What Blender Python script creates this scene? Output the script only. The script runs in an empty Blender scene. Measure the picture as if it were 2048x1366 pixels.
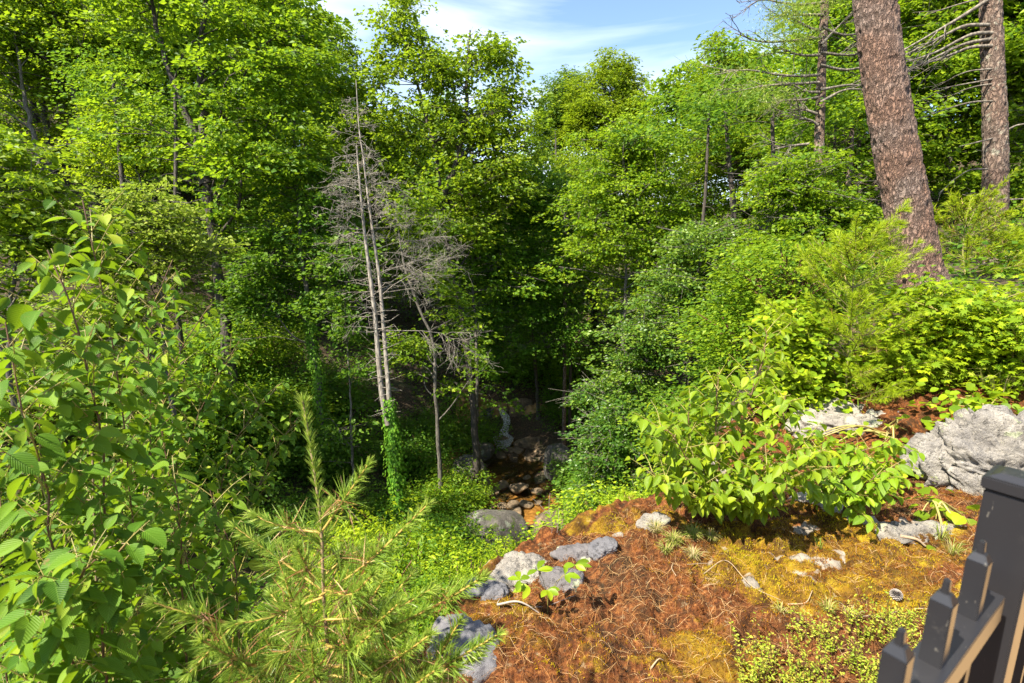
import bpy, math, random
import numpy as np
from mathutils import Vector
RS = np.random.RandomState
rad = math.radians
# ------------------------------------------------------------------ camera, sky, sun, exposure
scn = bpy.context.scene
PITCH = 11.5
CAMZ = 1.8
cam_d = bpy.data.cameras.new("camera"); cam = bpy.data.objects.new("camera", cam_d)
scn.collection.objects.link(cam); scn.camera = cam
cam.location = (0, 0, CAMZ); cam.rotation_euler = (rad(90 - PITCH), 0, 0)
cam_d.lens = 18; cam_d.sensor_width = 36; cam_d.clip_start = 0.05; cam_d.clip_end = 2000
cam_d.dof.use_dof = True; cam_d.dof.focus_distance = 5.0; cam_d.dof.aperture_fstop = 7.0
SUN_DIR = Vector((-0.50, -0.34, 0.80)).normalized()       # towards the sun: high, from the left
sun_d = bpy.data.lights.new("sun", 'SUN'); sun = bpy.data.objects.new("sun", sun_d)
scn.collection.objects.link(sun); sun.location = (-20, 3, 40)
sun.rotation_euler = SUN_DIR.to_track_quat('Z', 'Y').to_euler()
sun_d.energy = 5.0; sun_d.angle = rad(0.6); sun_d.color = (1.0, 0.91, 0.74)
world = bpy.data.worlds.new("World"); scn.world = world; world.use_nodes = True
wn = world.node_tree.nodes; wl = world.node_tree.links; wn.clear()
sky = wn.new('ShaderNodeTexSky'); sky.sky_type = 'NISHITA'; sky.sun_disc = False
sky.sun_elevation = math.asin(SUN_DIR.z); sky.sun_rotation = math.atan2(SUN_DIR.x, SUN_DIR.y)
sky.air_density = 1.0; sky.dust_density = 0.6; sky.ozone_density = 2.5
tc = wn.new('ShaderNodeTexCoord'); mp = wn.new('ShaderNodeMapping')
mp.inputs['Scale'].default_value = (1.0, 1.6, 4.5); mp.inputs['Rotation'].default_value = (0, 0.35, 0.5)
nz = wn.new('ShaderNodeTexNoise'); nz.inputs['Scale'].default_value = 1.7; nz.inputs['Detail'].default_value = 7
nz.inputs['Distortion'].default_value = 0.5
rp = wn.new('ShaderNodeValToRGB'); rp.color_ramp.elements[0].position = 0.42; rp.color_ramp.elements[1].position = 0.74
mx = wn.new('ShaderNodeMixRGB'); mx.inputs[2].default_value = (6.2, 6.6, 7.4, 1)
bg = wn.new('ShaderNodeBackground'); bg.inputs[1].default_value = 0.088; wo = wn.new('ShaderNodeOutputWorld')
wl.new(tc.outputs['Generated'], mp.inputs[0]); wl.new(mp.outputs[0], nz.inputs[0]); wl.new(nz.outputs[0], rp.inputs[0])
wl.new(rp.outputs[0], mx.inputs[0]); wl.new(sky.outputs[0], mx.inputs[1]); wl.new(mx.outputs[0], bg.inputs[0]); wl.new(bg.outputs[0], wo.inputs[0])
scn.view_settings.view_transform = 'Standard'; scn.view_settings.look = 'None'; scn.view_settings.gamma = 1
scn.view_settings.exposure = 1.76
cy = scn.cycles
cy.max_bounces = 8; cy.diffuse_bounces = 6; cy.glossy_bounces = 2; cy.transmission_bounces = 5; cy.transparent_max_bounces = 6
cy.use_denoising = True; cy.sample_clamp_indirect = 6; cy.caustics_reflective = False; cy.caustics_refractive = False
try: cy.denoising_prefilter = 'NONE'
except Exception: pass

# ------------------------------------------------------------------ geometry helpers
SP, CP = math.sin(rad(PITCH)), math.cos(rad(PITCH))
def ray(px, py):
    u = (px - 1024) / 1024; v = (683 - py) / 1024
    return np.array([u, CP + v * SP, -SP + v * CP])
def P(px, py, d): return np.array([0, 0, CAMZ]) + d * ray(px, py)
def G(px, py, z=0.0):
    r = ray(px, py); return np.array([0, 0, CAMZ]) + r * ((z - CAMZ) / r[2])
def nrm(a): return a / np.maximum(np.linalg.norm(a, axis=-1, keepdims=True), 1e-9)

def _h(ix, iy, iz, s):
    n = (ix * 374761393 + iy * 668265263 + iz * 2147483647 + s * 1274126177) & 0xffffffff
    n = ((n ^ (n >> 13)) * 1274126177) & 0xffffffff
    n = n ^ (n >> 16)
    return (n & 0xffff) / 65535.0
def vnoise(p, s=0):
    p = np.asarray(p, float)
    i = np.floor(p).astype(np.int64); f = p - i; f = f * f * (3 - 2 * f)
    out = 0
    for dx in (0, 1):
        wx = f[..., 0] if dx else 1 - f[..., 0]
        for dy in (0, 1):
            wy = f[..., 1] if dy else 1 - f[..., 1]
            for dz in (0, 1):
                wz = f[..., 2] if dz else 1 - f[..., 2]
                out = out + wx * wy * wz * _h(i[..., 0] + dx, i[..., 1] + dy, i[..., 2] + dz, s)
    return out * 2 - 1
def fbm(p, oct=4, s=0, gain=0.5):
    a = 1; t = 0; p = np.asarray(p, float)
    for o in range(oct):
        t = t + a * vnoise(p * 2 ** o + 17.3 * o, s + o); a *= gain
    return t
def ridged(p, oct=4, s=0):
    a = 1; t = 0; p = np.asarray(p, float)
    for o in range(oct):
        t = t + a * (1 - 2 * np.abs(vnoise(p * 2 ** o + 9.1 * o, s + o))); a *= 0.5
    return t
def xy0(x, y, sc=1.0): return np.stack([x * sc, y * sc, np.zeros_like(x)], -1)
def sstep(a, b, x):
    t = np.clip((x - a) / (b - a), 0, 1); return t * t * (3 - 2 * t)

class Geo:
    def __init__(s): s.V = []; s.F = []; s.n = 0
    def add(s, V, F, mat=0, tint=None, uv=None, smooth=True):
        V = np.asarray(V, np.float32).reshape(-1, 3); F = np.asarray(F, np.int64)
        if len(F) == 0: return
        if tint is None: tint = np.full(len(F), 0.5, np.float32)
        else: tint = np.broadcast_to(np.asarray(tint, np.float32), (len(F),))
        if uv is None: uv = np.zeros((F.size, 2), np.float32)
        s.V.append(V); s.F.append((F + s.n, mat, tint, np.asarray(uv, np.float32).reshape(-1, 2), smooth)); s.n += len(V)
    def mesh(s, name, mats):
        me = bpy.data.meshes.new(name)
        V = np.concatenate(s.V); me.vertices.add(len(V)); me.vertices.foreach_set('co', V.ravel())
        idx = np.concatenate([f[0].ravel() for f in s.F]); me.loops.add(len(idx)); me.loops.foreach_set('vertex_index', idx.astype(np.int32))
        tot = np.concatenate([np.full(len(f[0]), f[0].shape[1], np.int32) for f in s.F])
        st = np.concatenate([[0], np.cumsum(tot)[:-1]]).astype(np.int32)
        me.polygons.add(len(tot)); me.polygons.foreach_set('loop_start', st); me.polygons.foreach_set('loop_total', tot)
        me.polygons.foreach_set('material_index', np.concatenate([np.full(len(f[0]), f[1], np.int32) for f in s.F]))
        me.polygons.foreach_set('use_smooth', np.concatenate([np.full(len(f[0]), f[4], bool) for f in s.F]))
        at = me.attributes.new('tint', 'FLOAT', 'FACE'); at.data.foreach_set('value', np.concatenate([f[2] for f in s.F]))
        uv = me.uv_layers.new(name='uv'); uv.data.foreach_set('uv', np.concatenate([f[3] for f in s.F]).ravel())
        for m in mats: me.materials.append(m)
        me.update(); me.validate()
        return me
def obj(name, g, mats, parent=None, loc=None):
    me = g.mesh(name, mats if isinstance(mats, (list, tuple)) else [mats]) if isinstance(g, Geo) else g
    o = bpy.data.objects.new(name, me); scn.collection.objects.link(o)
    if parent is not None: o.parent = parent
    if loc is not None:
        o.location = loc
    return o
def tag(o, label=None, cat=None, group=None, kind=None):
    if label: o['label'] = label
    if cat: o['category'] = cat
    if group: o['group'] = group
    if kind: o['kind'] = kind
    return o
def thing(name, loc, label, cat, group=None):
    o = bpy.data.objects.new(name, None); scn.collection.objects.link(o); o.location = tuple(float(v) for v in loc)
    o.empty_display_size = 0.1
    return tag(o, label, cat, group)
def shift(g, loc):                         # geometry built in world coordinates -> local to its thing
    g.V = [v - np.asarray(loc, np.float32) for v in g.V]; return g

def smooth_path(pts, n):
    pts = np.asarray(pts, float)
    if len(pts) == 2:
        t = np.linspace(0, 1, n)[:, None]; return pts[0] * (1 - t) + pts[1] * t
    q = np.vstack([2 * pts[0] - pts[1], pts, 2 * pts[-1] - pts[-2]])
    L = np.concatenate([[0], np.cumsum(np.linalg.norm(np.diff(pts, axis=0), axis=1))]); T = np.linspace(0, L[-1], n)
    k = np.clip(np.searchsorted(L, T, side='right') - 1, 0, len(pts) - 2)
    t = ((T - L[k]) / np.maximum(L[k + 1] - L[k], 1e-9))[:, None]
    p0, p1, p2, p3 = q[k], q[k + 1], q[k + 2], q[k + 3]
    return 0.5 * (2 * p1 + (p2 - p0) * t + (2 * p0 - 5 * p1 + 4 * p2 - p3) * t * t + (3 * p1 - p0 - 3 * p2 + p3) * t ** 3)
def tube(g, path, r, k=8, mat=0, rough=0.0, seed=0, tint=0.5, cap=True):
    path = np.asarray(path, float); n = len(path); r = np.broadcast_to(np.asarray(r, float), (n,))
    T = nrm(np.gradient(path, axis=0))
    ref = np.array([1., 0, 0]) if abs(T[:, 0]).mean() < 0.8 else np.array([0, 1., 0])
    A = nrm(np.cross(T, ref)); B = np.cross(T, A)
    th = np.linspace(0, 2 * np.pi, k, endpoint=False)
    C = np.cos(th)[None, :, None]; S = np.sin(th)[None, :, None]
    dirs = A[:, None] * C + B[:, None] * S
    rr = np.repeat(r[:, None], k, 1)
    if rough:
        pp = path[:, None] + dirs * r[:, None, None]
        rr = rr * (1 + rough * fbm(pp * np.array([3., 3, 1.2]) / max(r.max() * 3, .02) * .5, 3, seed))
    V = (path[:, None] + dirs * rr[..., None]).reshape(-1, 3)
    i = np.arange(n - 1)[:, None] * k; j = np.arange(k)[None]; j2 = (j + 1) % k
    F = np.stack([i + j, i + j2, i + k + j2, i + k + j], -1).reshape(-1, 4)
    L = np.concatenate([[0], np.cumsum(np.linalg.norm(np.diff(path, axis=0), axis=1))])
    u0 = (j / k) + 0 * i; u1 = ((j + 1) / k) + 0 * i; v0 = L[:-1][:, None] + 0 * j; v1 = L[1:][:, None] + 0 * j
    uv = np.stack([np.stack([u0, v0], -1), np.stack([u1, v0], -1), np.stack([u1, v1], -1), np.stack([u0, v1], -1)], 2).reshape(-1, 2)
    g.add(V, F, mat, tint, uv)
    if cap:
        g.add(np.vstack([V[-k:], path[-1] + T[-1] * r[-1] * .3]), np.stack([np.arange(k), (np.arange(k) + 1) % k, np.full(k, k)], -1), mat, tint)
def sticks(g, A, B, ra, rb, mat=0, tint=0.5, k=3):
    A = np.asarray(A, float); B = np.asarray(B, float); n = len(A)
    if n == 0: return
    T = nrm(B - A); ref = np.where(np.abs(T[:, 2:3]) > .9, [[1., 0, 0]], [[0, 0, 1.]])
    X = nrm(np.cross(T, ref)); Y = np.cross(T, X)
    th = np.arange(k) * 2 * np.pi / k
    ring = X[:, None] * np.cos(th)[None, :, None] + Y[:, None] * np.sin(th)[None, :, None]
    ra = np.broadcast_to(np.asarray(ra, float), (n,))[:, None, None]; rb = np.broadcast_to(np.asarray(rb, float), (n,))[:, None, None]
    V = np.concatenate([A[:, None] + ring * ra, B[:, None] + ring * rb], 1).reshape(-1, 3)
    j = np.arange(k); F = np.stack([j, (j + 1) % k, (j + 1) % k + k, j + k], -1)
    F = (F[None] + (np.arange(n) * 2 * k)[:, None, None]).reshape(-1, 4)
    g.add(V, F, mat, tint)
# leaf templates: (along, across, up) verts, faces, uv
def T_quad():
    v = np.array([[0, 0, 0], [.42, .5, .10], [1, 0, -.05], [.42, -.5, .10]]); return v, np.array([[0, 1, 2, 3]])
def T_birch():
    ts = [0, .08, .2, .36, .52, .68, .82, .93, 1.0]; ws = [0, .24, .40, .49, .48, .39, .25, .10, 0]
    v = []; uv = []
    for t, w in zip(ts, ws):
        dr = -.22 * t * t
        for s in (-1, 0, 1): v.append([t, s * w, dr + abs(s) * w * .28]); uv.append([t, .5 + s * w])
    F = []
    for i in range(len(ts) - 1):
        a = i * 3; F += [[a, a + 1, a + 4, a + 3], [a + 1, a + 2, a + 5, a + 4]]
    return np.array(v), np.array(F), np.array(uv)
def T_maple():
    ang = [-180, -150, -118, -95, -62, -38, -22, 0, 22, 38, 62, 95, 118, 150]
    rr = [.10, .42, .34, .62, .36, .80, .46, 1.0, .46, .80, .36, .62, .34, .42]
    v = [[.32, 0, -.02]]
    for a, r in zip(ang, rr):
        v.append([.32 + r * .68 * math.cos(rad(a)), r * .62 * math.sin(rad(a)), -.10 * r])
    n = len(ang); return np.array(v), np.array([[0, 1 + i, 1 + (i + 1) % n] for i in range(n)])
def T_oval():
    ts = [0, .3, .6, .85, 1]; ws = [0, .38, .5, .3, 0]; v = []
    for t, w in zip(ts, ws):
        for s in (-1, 0, 1): v.append([t, s * w, -.15 * t * t + abs(s) * w * .2])
    F = []
    for i in range(4):
        a = i * 3; F += [[a, a + 1, a + 4, a + 3], [a + 1, a + 2, a + 5, a + 4]]
    return np.array(v), np.array(F)
def T_needle(): return np.array([[0, .5, 0], [0, -.5, 0], [.55, -.4, .03], [.55, .4, .03], [1, 0, 0]]), None
QUAD, BIRCH, MAPLE, OVAL = T_quad(), T_birch(), T_maple(), T_oval()
def leaves(g, pos, axis, up, L, W, tmpl, mat=0, tint=None, r=None, smooth=True, curl=0.0):
    pos = np.asarray(pos, float); n = len(pos)
    if n == 0: return
    v, F = tmpl[0], tmpl[1]
    A = nrm(np.asarray(axis, float)); S = nrm(np.cross(A, up)); U = np.cross(S, A)
    L = np.broadcast_to(np.asarray(L, float), (n,)); W = np.broadcast_to(np.asarray(W, float), (n,))
    V = pos[:, None] + A[:, None] * (v[None, :, 0:1] * L[:, None, None]) + S[:, None] * (v[None, :, 1:2] * W[:, None, None]) + U[:, None] * (v[None, :, 2:3] * L[:, None, None])
    m = len(v); FF = (F[None] + (np.arange(n) * m)[:, None, None]).reshape(-1, F.shape[1])
    t = RS(n % 9973).rand(n) if tint is None else tint
    uv = None
    if len(tmpl) > 2: uv = np.tile(tmpl[2][F.ravel()], (n, 1))
    g.add(V.reshape(-1, 3), FF, mat, np.repeat(t, len(F)), uv, smooth)
def needles(g, pos, axis, L, w, mat=0, tint=None, seed=0):
    n = len(pos)
    if n == 0: return
    R = RS(seed + n); side = nrm(np.cross(axis, R.randn(n, 3))); L = np.broadcast_to(L, (n,))[:, None]
    A = nrm(axis); bend = np.array([0, 0, -1.]) * L * .06
    m = pos + A * L * .55; e = pos + A * L + bend
    V = np.stack([pos + side * w / 2, pos - side * w / 2, m - side * w * .45, m + side * w * .45, e], 1).reshape(-1, 3)
    b = np.arange(n)[:, None] * 5
    t = R.rand(n) if tint is None else np.broadcast_to(tint, (n,))
    # one quad and one tip triangle per needle
    g.add(V, b + np.array([[0, 1, 2, 3]]), mat, t); g.add(V, b + np.array([[3, 2, 4]]), mat, t)

# ------------------------------------------------------------------ materials
class M:
    def __init__(s, name):
        s.m = bpy.data.materials.new(name); s.m.use_nodes = True; s.t = s.m.node_tree; s.t.nodes.clear()
        s.out = s.n('ShaderNodeOutputMaterial')
    def n(s, typ, **kw):
        x = s.t.nodes.new(typ)
        for k, v in kw.items():
            if hasattr(x, k) and k not in x.inputs: setattr(x, k, v)
            elif k in x.inputs: s.set(x.inputs[k], v)
        return x
    def set(s, inp, v):
        if isinstance(v, bpy.types.NodeSocket): s.t.links.new(v, inp)
        elif isinstance(v, (tuple, list)) and len(v) == 3 and inp.type == 'RGBA': inp.default_value = (*v, 1)
        else: inp.default_value = v
    def ramp(s, fac, stops, mode='LINEAR'):
        r = s.n('ShaderNodeValToRGB'); cr = r.color_ramp; cr.interpolation = mode
        while len(cr.elements) < len(stops): cr.elements.new(.5)
        for e, (p, c) in zip(cr.elements, stops):
            e.position = p; e.color = (*c, 1) if isinstance(c, tuple) else (c, c, c, 1)
        s.set(r.inputs[0], fac); return r.outputs[0]
    def mix(s, fac, a, b, mode='MIX'):
        x = s.n('ShaderNodeMixRGB'); x.blend_type = mode; s.set(x.inputs[0], fac); s.set(x.inputs[1], a); s.set(x.inputs[2], b); return x.outputs[0]
    def math(s, op, a, b=0.0):
        x = s.n('ShaderNodeMath'); x.operation = op; s.set(x.inputs[0], a); s.set(x.inputs[1], b); return x.outputs[0]
    def noise(s, scale, detail=5, rough=.6, vec=None, dist=0.0, col=False):
        x = s.n('ShaderNodeTexNoise'); x.inputs['Scale'].default_value = scale; x.inputs['Detail'].default_value = detail
        x.inputs['Roughness'].default_value = rough; x.inputs['Distortion'].default_value = dist
        if vec is not None: s.set(x.inputs['Vector'], vec)
        return x.outputs['Color' if col else 0]
    def coord(s, scale=(1, 1, 1), which='Object', rot=(0, 0, 0)):
        c = s.n('ShaderNodeTexCoord'); m = s.n('ShaderNodeMapping'); m.inputs['Scale'].default_value = scale
        m.inputs['Rotation'].default_value = rot
        s.set(m.inputs[0], c.outputs[which]); return m.outputs[0]
    def attr(s, name, out='Fac'):
        a = s.n('ShaderNodeAttribute'); a.attribute_name = name; return a.outputs[out]
    def bump(s, h, strength=.5, dist=.02, normal=None):
        b = s.n('ShaderNodeBump'); b.inputs['Strength'].default_value = strength; b.inputs['Distance'].default_value = dist
        s.set(b.inputs['Height'], h)
        if normal is not None: s.set(b.inputs['Normal'], normal)
        return b.outputs[0]
    def principled(s, **kw):
        p = s.n('ShaderNodeBsdfPrincipled')
        for k, v in kw.items(): s.set(p.inputs[k.replace('_', ' ')], v)
        return p.outputs[0]
    def done(s, sh): s.t.links.new(sh, s.out.inputs[0]); return s.m

def leaf_mat(name, cols, trans=.42, tcol=None, rough=.5, spec=.22, veins=False, objvar=.5, patch=0.0):
    m = M(name)
    c = m.ramp(m.attr('tint'), [(i / (len(cols) - 1), k) for i, k in enumerate(cols)])
    oi = m.n('ShaderNodeObjectInfo')
    hsv = m.n('ShaderNodeHueSaturation'); m.set(hsv.inputs['Color'], c)
    m.set(hsv.inputs['Hue'], m.math('ADD', m.math('MULTIPLY', oi.outputs['Random'], .02 * objvar), .5 - .01 * objvar))
    m.set(hsv.inputs['Value'], m.math('ADD', m.math('MULTIPLY', oi.outputs['Random'], .3 * objvar), 1 - .15 * objvar))
    c = hsv.outputs[0]; nrmo = None
    if veins:
        u = m.n('ShaderNodeUVMap'); u.uv_map = 'uv'; sp = m.n('ShaderNodeSeparateXYZ'); m.set(sp.inputs[0], u.outputs[0])
        d = m.math('ABSOLUTE', m.math('SUBTRACT', sp.outputs[1], .5))
        w = m.math('SINE', m.math('MULTIPLY', m.math('SUBTRACT', sp.outputs[0], m.math('MULTIPLY', d, .75)), 75.0))
        vein = m.math('MAXIMUM', m.ramp(w, [(.72, 0.), (1, 1.)]), m.ramp(d, [(.0, 1.), (.022, 0.)]))
        c = m.mix(m.math('MULTIPLY', vein, .45), c, (.22, .36, .05))
        spot = m.noise(38, 4, .6, vec=m.coord()); c = m.mix(m.ramp(spot, [(.66, 0.), (.70, .8)]), c, (.20, .13, .04))
        nrmo = m.bump(m.math('MULTIPLY', w, -1.0), .35, .0014)
    kw = dict(Base_Color=c, Roughness=rough); kw['Specular_IOR_Level'] = spec
    if nrmo is not None: kw['Normal'] = nrmo
    p = m.principled(**kw)
    t = m.n('ShaderNodeBsdfTranslucent')
    tc_ = m.mix(.55, c, tcol or (.36, .50, .03), 'MIX')
    m.set(t.inputs[0], tc_)
    x = m.n('ShaderNodeMixShader'); x.inputs[0].default_value = trans; m.set(x.inputs[1], p); m.set(x.inputs[2], t.outputs[0])
    return m.done(x.outputs[0])
LEAF = {
 'maple': leaf_mat('maple_leaves', [(.045, .115, .007), (.115, .215, .010), (.27, .37, .016)], trans=.48, tcol=(.36, .52, .015)),
 'beech': leaf_mat('beech_leaves', [(.030, .085, .010), (.080, .170, .016), (.21, .31, .035)], trans=.42, tcol=(.30, .46, .02), spec=.4, rough=.4),
 'tulip': leaf_mat('tulip_leaves', [(.060, .125, .008), (.13, .225, .010), (.29, .37, .02)], trans=.48, tcol=(.38, .54, .015)),
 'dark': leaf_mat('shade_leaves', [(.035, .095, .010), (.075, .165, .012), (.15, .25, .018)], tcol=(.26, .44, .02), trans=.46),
 'yellow': leaf_mat('yellow_green_leaves', [(.11, .20, .007), (.22, .33, .010), (.38, .48, .015)], tcol=(.48, .62, .015), trans=.48),
 'limegreen': leaf_mat('lime_green_leaves', [(.09, .17, .008), (.19, .29, .010), (.36, .44, .015)], trans=.48, tcol=(.46, .58, .015)),
 'pale': leaf_mat('pale_leaves', [(.10, .16, .015), (.19, .25, .025), (.32, .36, .06)], rough=.55, spec=.15, trans=.45),
 'hemlock': leaf_mat('hemlock_needles', [(.08, .15, .008), (.16, .25, .010), (.30, .38, .015)], tcol=(.38, .50, .012), trans=.42),
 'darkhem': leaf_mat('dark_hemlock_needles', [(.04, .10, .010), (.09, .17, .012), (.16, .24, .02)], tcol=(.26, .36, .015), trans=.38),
 'pine': leaf_mat('pine_needles_green', [(.09, .17, .022), (.19, .30, .04), (.36, .43, .08)], tcol=(.42, .54, .05), trans=.4, rough=.35),
 'youngpine': leaf_mat('young_pine_needles', [(.14, .23, .012), (.27, .37, .015), (.44, .50, .025)], tcol=(.50, .62, .02), trans=.45),
 'birch': leaf_mat('birch_leaves', [(.028, .085, .006), (.065, .150, .008), (.13, .23, .012), (.28, .33, .025)], veins=True, trans=.38, tcol=(.34, .50, .012), rough=.5, spec=.18),  # left thicket's birch leaves, darkened: its shade is put into the colour
 'birchlit': leaf_mat('sunlit_birch_leaves', [(.075, .155, .006), (.17, .27, .008), (.33, .40, .012)], veins=True, trans=.44, tcol=(.46, .60, .012), rough=.42, spec=.28),  # brighter copy of the birch leaves, sunlight put into the colour
 'blue': leaf_mat('blueberry_leaves', [(.17, .28, .02), (.30, .40, .03), (.46, .48, .06), (.36, .24, .06)], tcol=(.55, .6, .05)),
 'moss': leaf_mat('moss_fuzz', [(.10, .030, .006), (.21, .080, .008), (.36, .23, .008), (.30, .25, .010)], trans=.25, tcol=(.38, .24, .01), rough=.8, spec=.1),
 'litter': leaf_mat('needle_litter', [(.05, .018, .007), (.15, .055, .017), (.34, .16, .05), (.52, .38, .20)], trans=.12, tcol=(.3, .14, .05), rough=.6, spec=.3),
 'grass': leaf_mat('grass_blades', [(.10, .17, .02), (.22, .27, .04), (.38, .32, .13), (.42, .34, .2)], trans=.3, tcol=(.4, .4, .08)),
 'ivy': leaf_mat('ivy_leaves', [(.07, .19, .014), (.12, .27, .02), (.20, .36, .03)], tcol=(.28, .5, .03)),
}
def bark_mat(name, c1, c2, c3, scale=10, stretch=.25, strength=1.0, dist=.03, lichen=None):
    m = M(name); v = m.coord((1, 1, stretch))
    vo = m.n('ShaderNodeTexVoronoi'); vo.feature = 'DISTANCE_TO_EDGE'; vo.inputs['Scale'].default_value = scale
    nv = m.noise(scale * .8, 4, vec=v, col=True)
    vm = m.n('ShaderNodeVectorMath'); vm.operation = 'MULTIPLY_ADD'; m.set(vm.inputs[0], nv); vm.inputs[1].default_value = (.12, .12, .12); m.set(vm.inputs[2], v)
    m.set(vo.inputs['Vector'], vm.outputs[0])
    cr = m.ramp(vo.outputs[0], [(0, 0.), (.25, 1.)])
    n1 = m.noise(scale * 5, 6, .7, vec=v); n2 = m.noise(1.6, 4, .6, vec=m.coord())
    col = m.mix(m.ramp(n1, [(.3, 0.), (.7, 1.)]), c1, c2)
    col = m.mix(m.ramp(n2, [(.42, 0.), (.62, .8)]), col, c3)
    col = m.mix(m.math('MULTIPLY', m.math('SUBTRACT', 1.0, cr), .8), col, tuple(a * .35 for a in c1))
    if lichen:
        col = m.mix(m.ramp(m.noise(9, 6, .7, vec=m.coord()), [(.56, 0.), (.64, .7)]), col, lichen)
    h = m.math('ADD', m.math('MULTIPLY', cr, .7), m.math('MULTIPLY', n1, .6))
    return m.done(m.principled(Base_Color=col, Roughness=.85, Normal=m.bump(h, strength, dist)))
BARK = {
 'pine': bark_mat('pine_bark', (.13, .060, .038), (.34, .215, .155), (.24, .19, .165), 23, .34, 1.0, .04),
 'redpine': bark_mat('lichen_pine_bark', (.12, .062, .042), (.25, .175, .13), (.19, .15, .12), 17, .36, 1.0, .03, lichen=(.27, .27, .21)),
 'grey': bark_mat('grey_bark', (.10, .085, .07), (.20, .18, .15), (.14, .13, .11), 14, .2, .7, .02),
 'dark': bark_mat('dark_bark', (.045, .035, .028), (.10, .08, .065), (.07, .06, .05), 14, .2, .7, .02),
 'snag': bark_mat('weathered_deadwood', (.19, .16, .13), (.33, .295, .25), (.25, .23, .20), 12, .15, .6, .01, lichen=(.26, .26, .23)),
 'deadlimb': bark_mat('dead_limb_bark', (.15, .12, .09), (.27, .235, .19), (.20, .18, .15), 12, .3, .6, .01),
}
def simple(name, col, rough=.6, var=.25, scale=20, **kw):
    m = M(name); n = m.noise(scale, 4, .6, vec=m.coord())
    c = m.mix(m.ramp(n, [(.3, 0.), (.7, 1.)]), tuple(a * (1 - var) for a in col), tuple(min(1, a * (1 + var)) for a in col))
    return m.done(m.principled(Base_Color=c, Roughness=rough, **kw))
STEM = simple('sapling_stem', (.11, .055, .03), .6); TWIG = simple('green_twig', (.26, .22, .06), .5)
YSTEM = simple('young_pine_wood', (.16, .14, .05), .7); PSTEM = simple('pine_shoot', (.34, .23, .05), .6); PWOOD = simple('pine_sapling_wood', (.20, .14, .075), .7)
STRAW = simple('dry_twig', (.30, .22, .14), .7); GREYSTICK = simple('grey_stick', (.24, .21, .19), .8)

def rock_mat(name, base, dark, light, lichen=None, lich_amt=.6, scale=3.0, moss=None, bump=.03, streak=(1, 1, 1), band=.5):
    m = M(name); v = m.coord(streak); vo_ = m.coord()
    n1 = m.noise(scale, 9, .68, vec=v, dist=.12); n2 = m.noise(scale * 9, 9, .75, vec=v); n3 = m.noise(scale * 1.7, 5, .6, vec=vo_)
    col = m.ramp(n1, [(.32, dark), (.5, base), (.68, light)])
    col = m.mix(m.ramp(n2, [(.35, 0.), (.65, band)]), col, dark)
    if lichen: col = m.mix(m.ramp(m.noise(scale * 2.2, 6, .55, vec=vo_), [(lich_amt, 0.), (lich_amt + .03, .85)]), col, lichen)
    if moss: col = m.mix(m.ramp(n3, [(.56, 0.), (.60, 1.)]), col, moss)
    h = m.math('ADD', m.math('MULTIPLY', n1, 1.3), m.math('MULTIPLY', n2, .7))
    pit = m.ramp(m.noise(scale * 5, 6, .75, vec=v), [(.30, 0.), (.42, 1.)])
    h = m.math('ADD', h, m.math('MULTIPLY', pit, .5)); col = m.mix(m.math('MULTIPLY', m.math('SUBTRACT', 1.0, pit), .55), col, tuple(a * .5 for a in dark))
    return m.done(m.principled(Base_Color=col, Roughness=.88, Normal=m.bump(h, 1.0, bump)))
ROCK = {
 'pale': rock_mat('pale_limestone', (.30, .275, .24), (.16, .145, .13), (.42, .39, .34), lichen=(.34, .36, .24), lich_amt=.60, bump=.03, scale=4.5, band=.75),
 'boulder': rock_mat('weathered_boulder_rock', (.33, .305, .27), (.15, .14, .135), (.45, .42, .365), lichen=(.33, .36, .22), lich_amt=.62, scale=3.4, bump=.05, band=.8),
 'grey': rock_mat('blue_grey_rock', (.13, .12, .125), (.055, .052, .055), (.22, .205, .205), lichen=(.38, .41, .26), lich_amt=.58, bump=.02, band=.3),
 'blue': rock_mat('slate_grey_rock', (.12, .118, .13), (.055, .055, .065), (.20, .19, .20), bump=.015, band=.3),
 'stream': rock_mat('wet_brown_rock', (.17, .12, .07), (.05, .04, .03), (.34, .23, .13), scale=2, bump=.03),
 'ravine': rock_mat('ravine_rock', (.10, .09, .08), (.04, .038, .035), (.18, .16, .14), lichen=(.19, .21, .16), lich_amt=.6, moss=(.05, .07, .015), scale=1.6, bump=.05),
}
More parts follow.
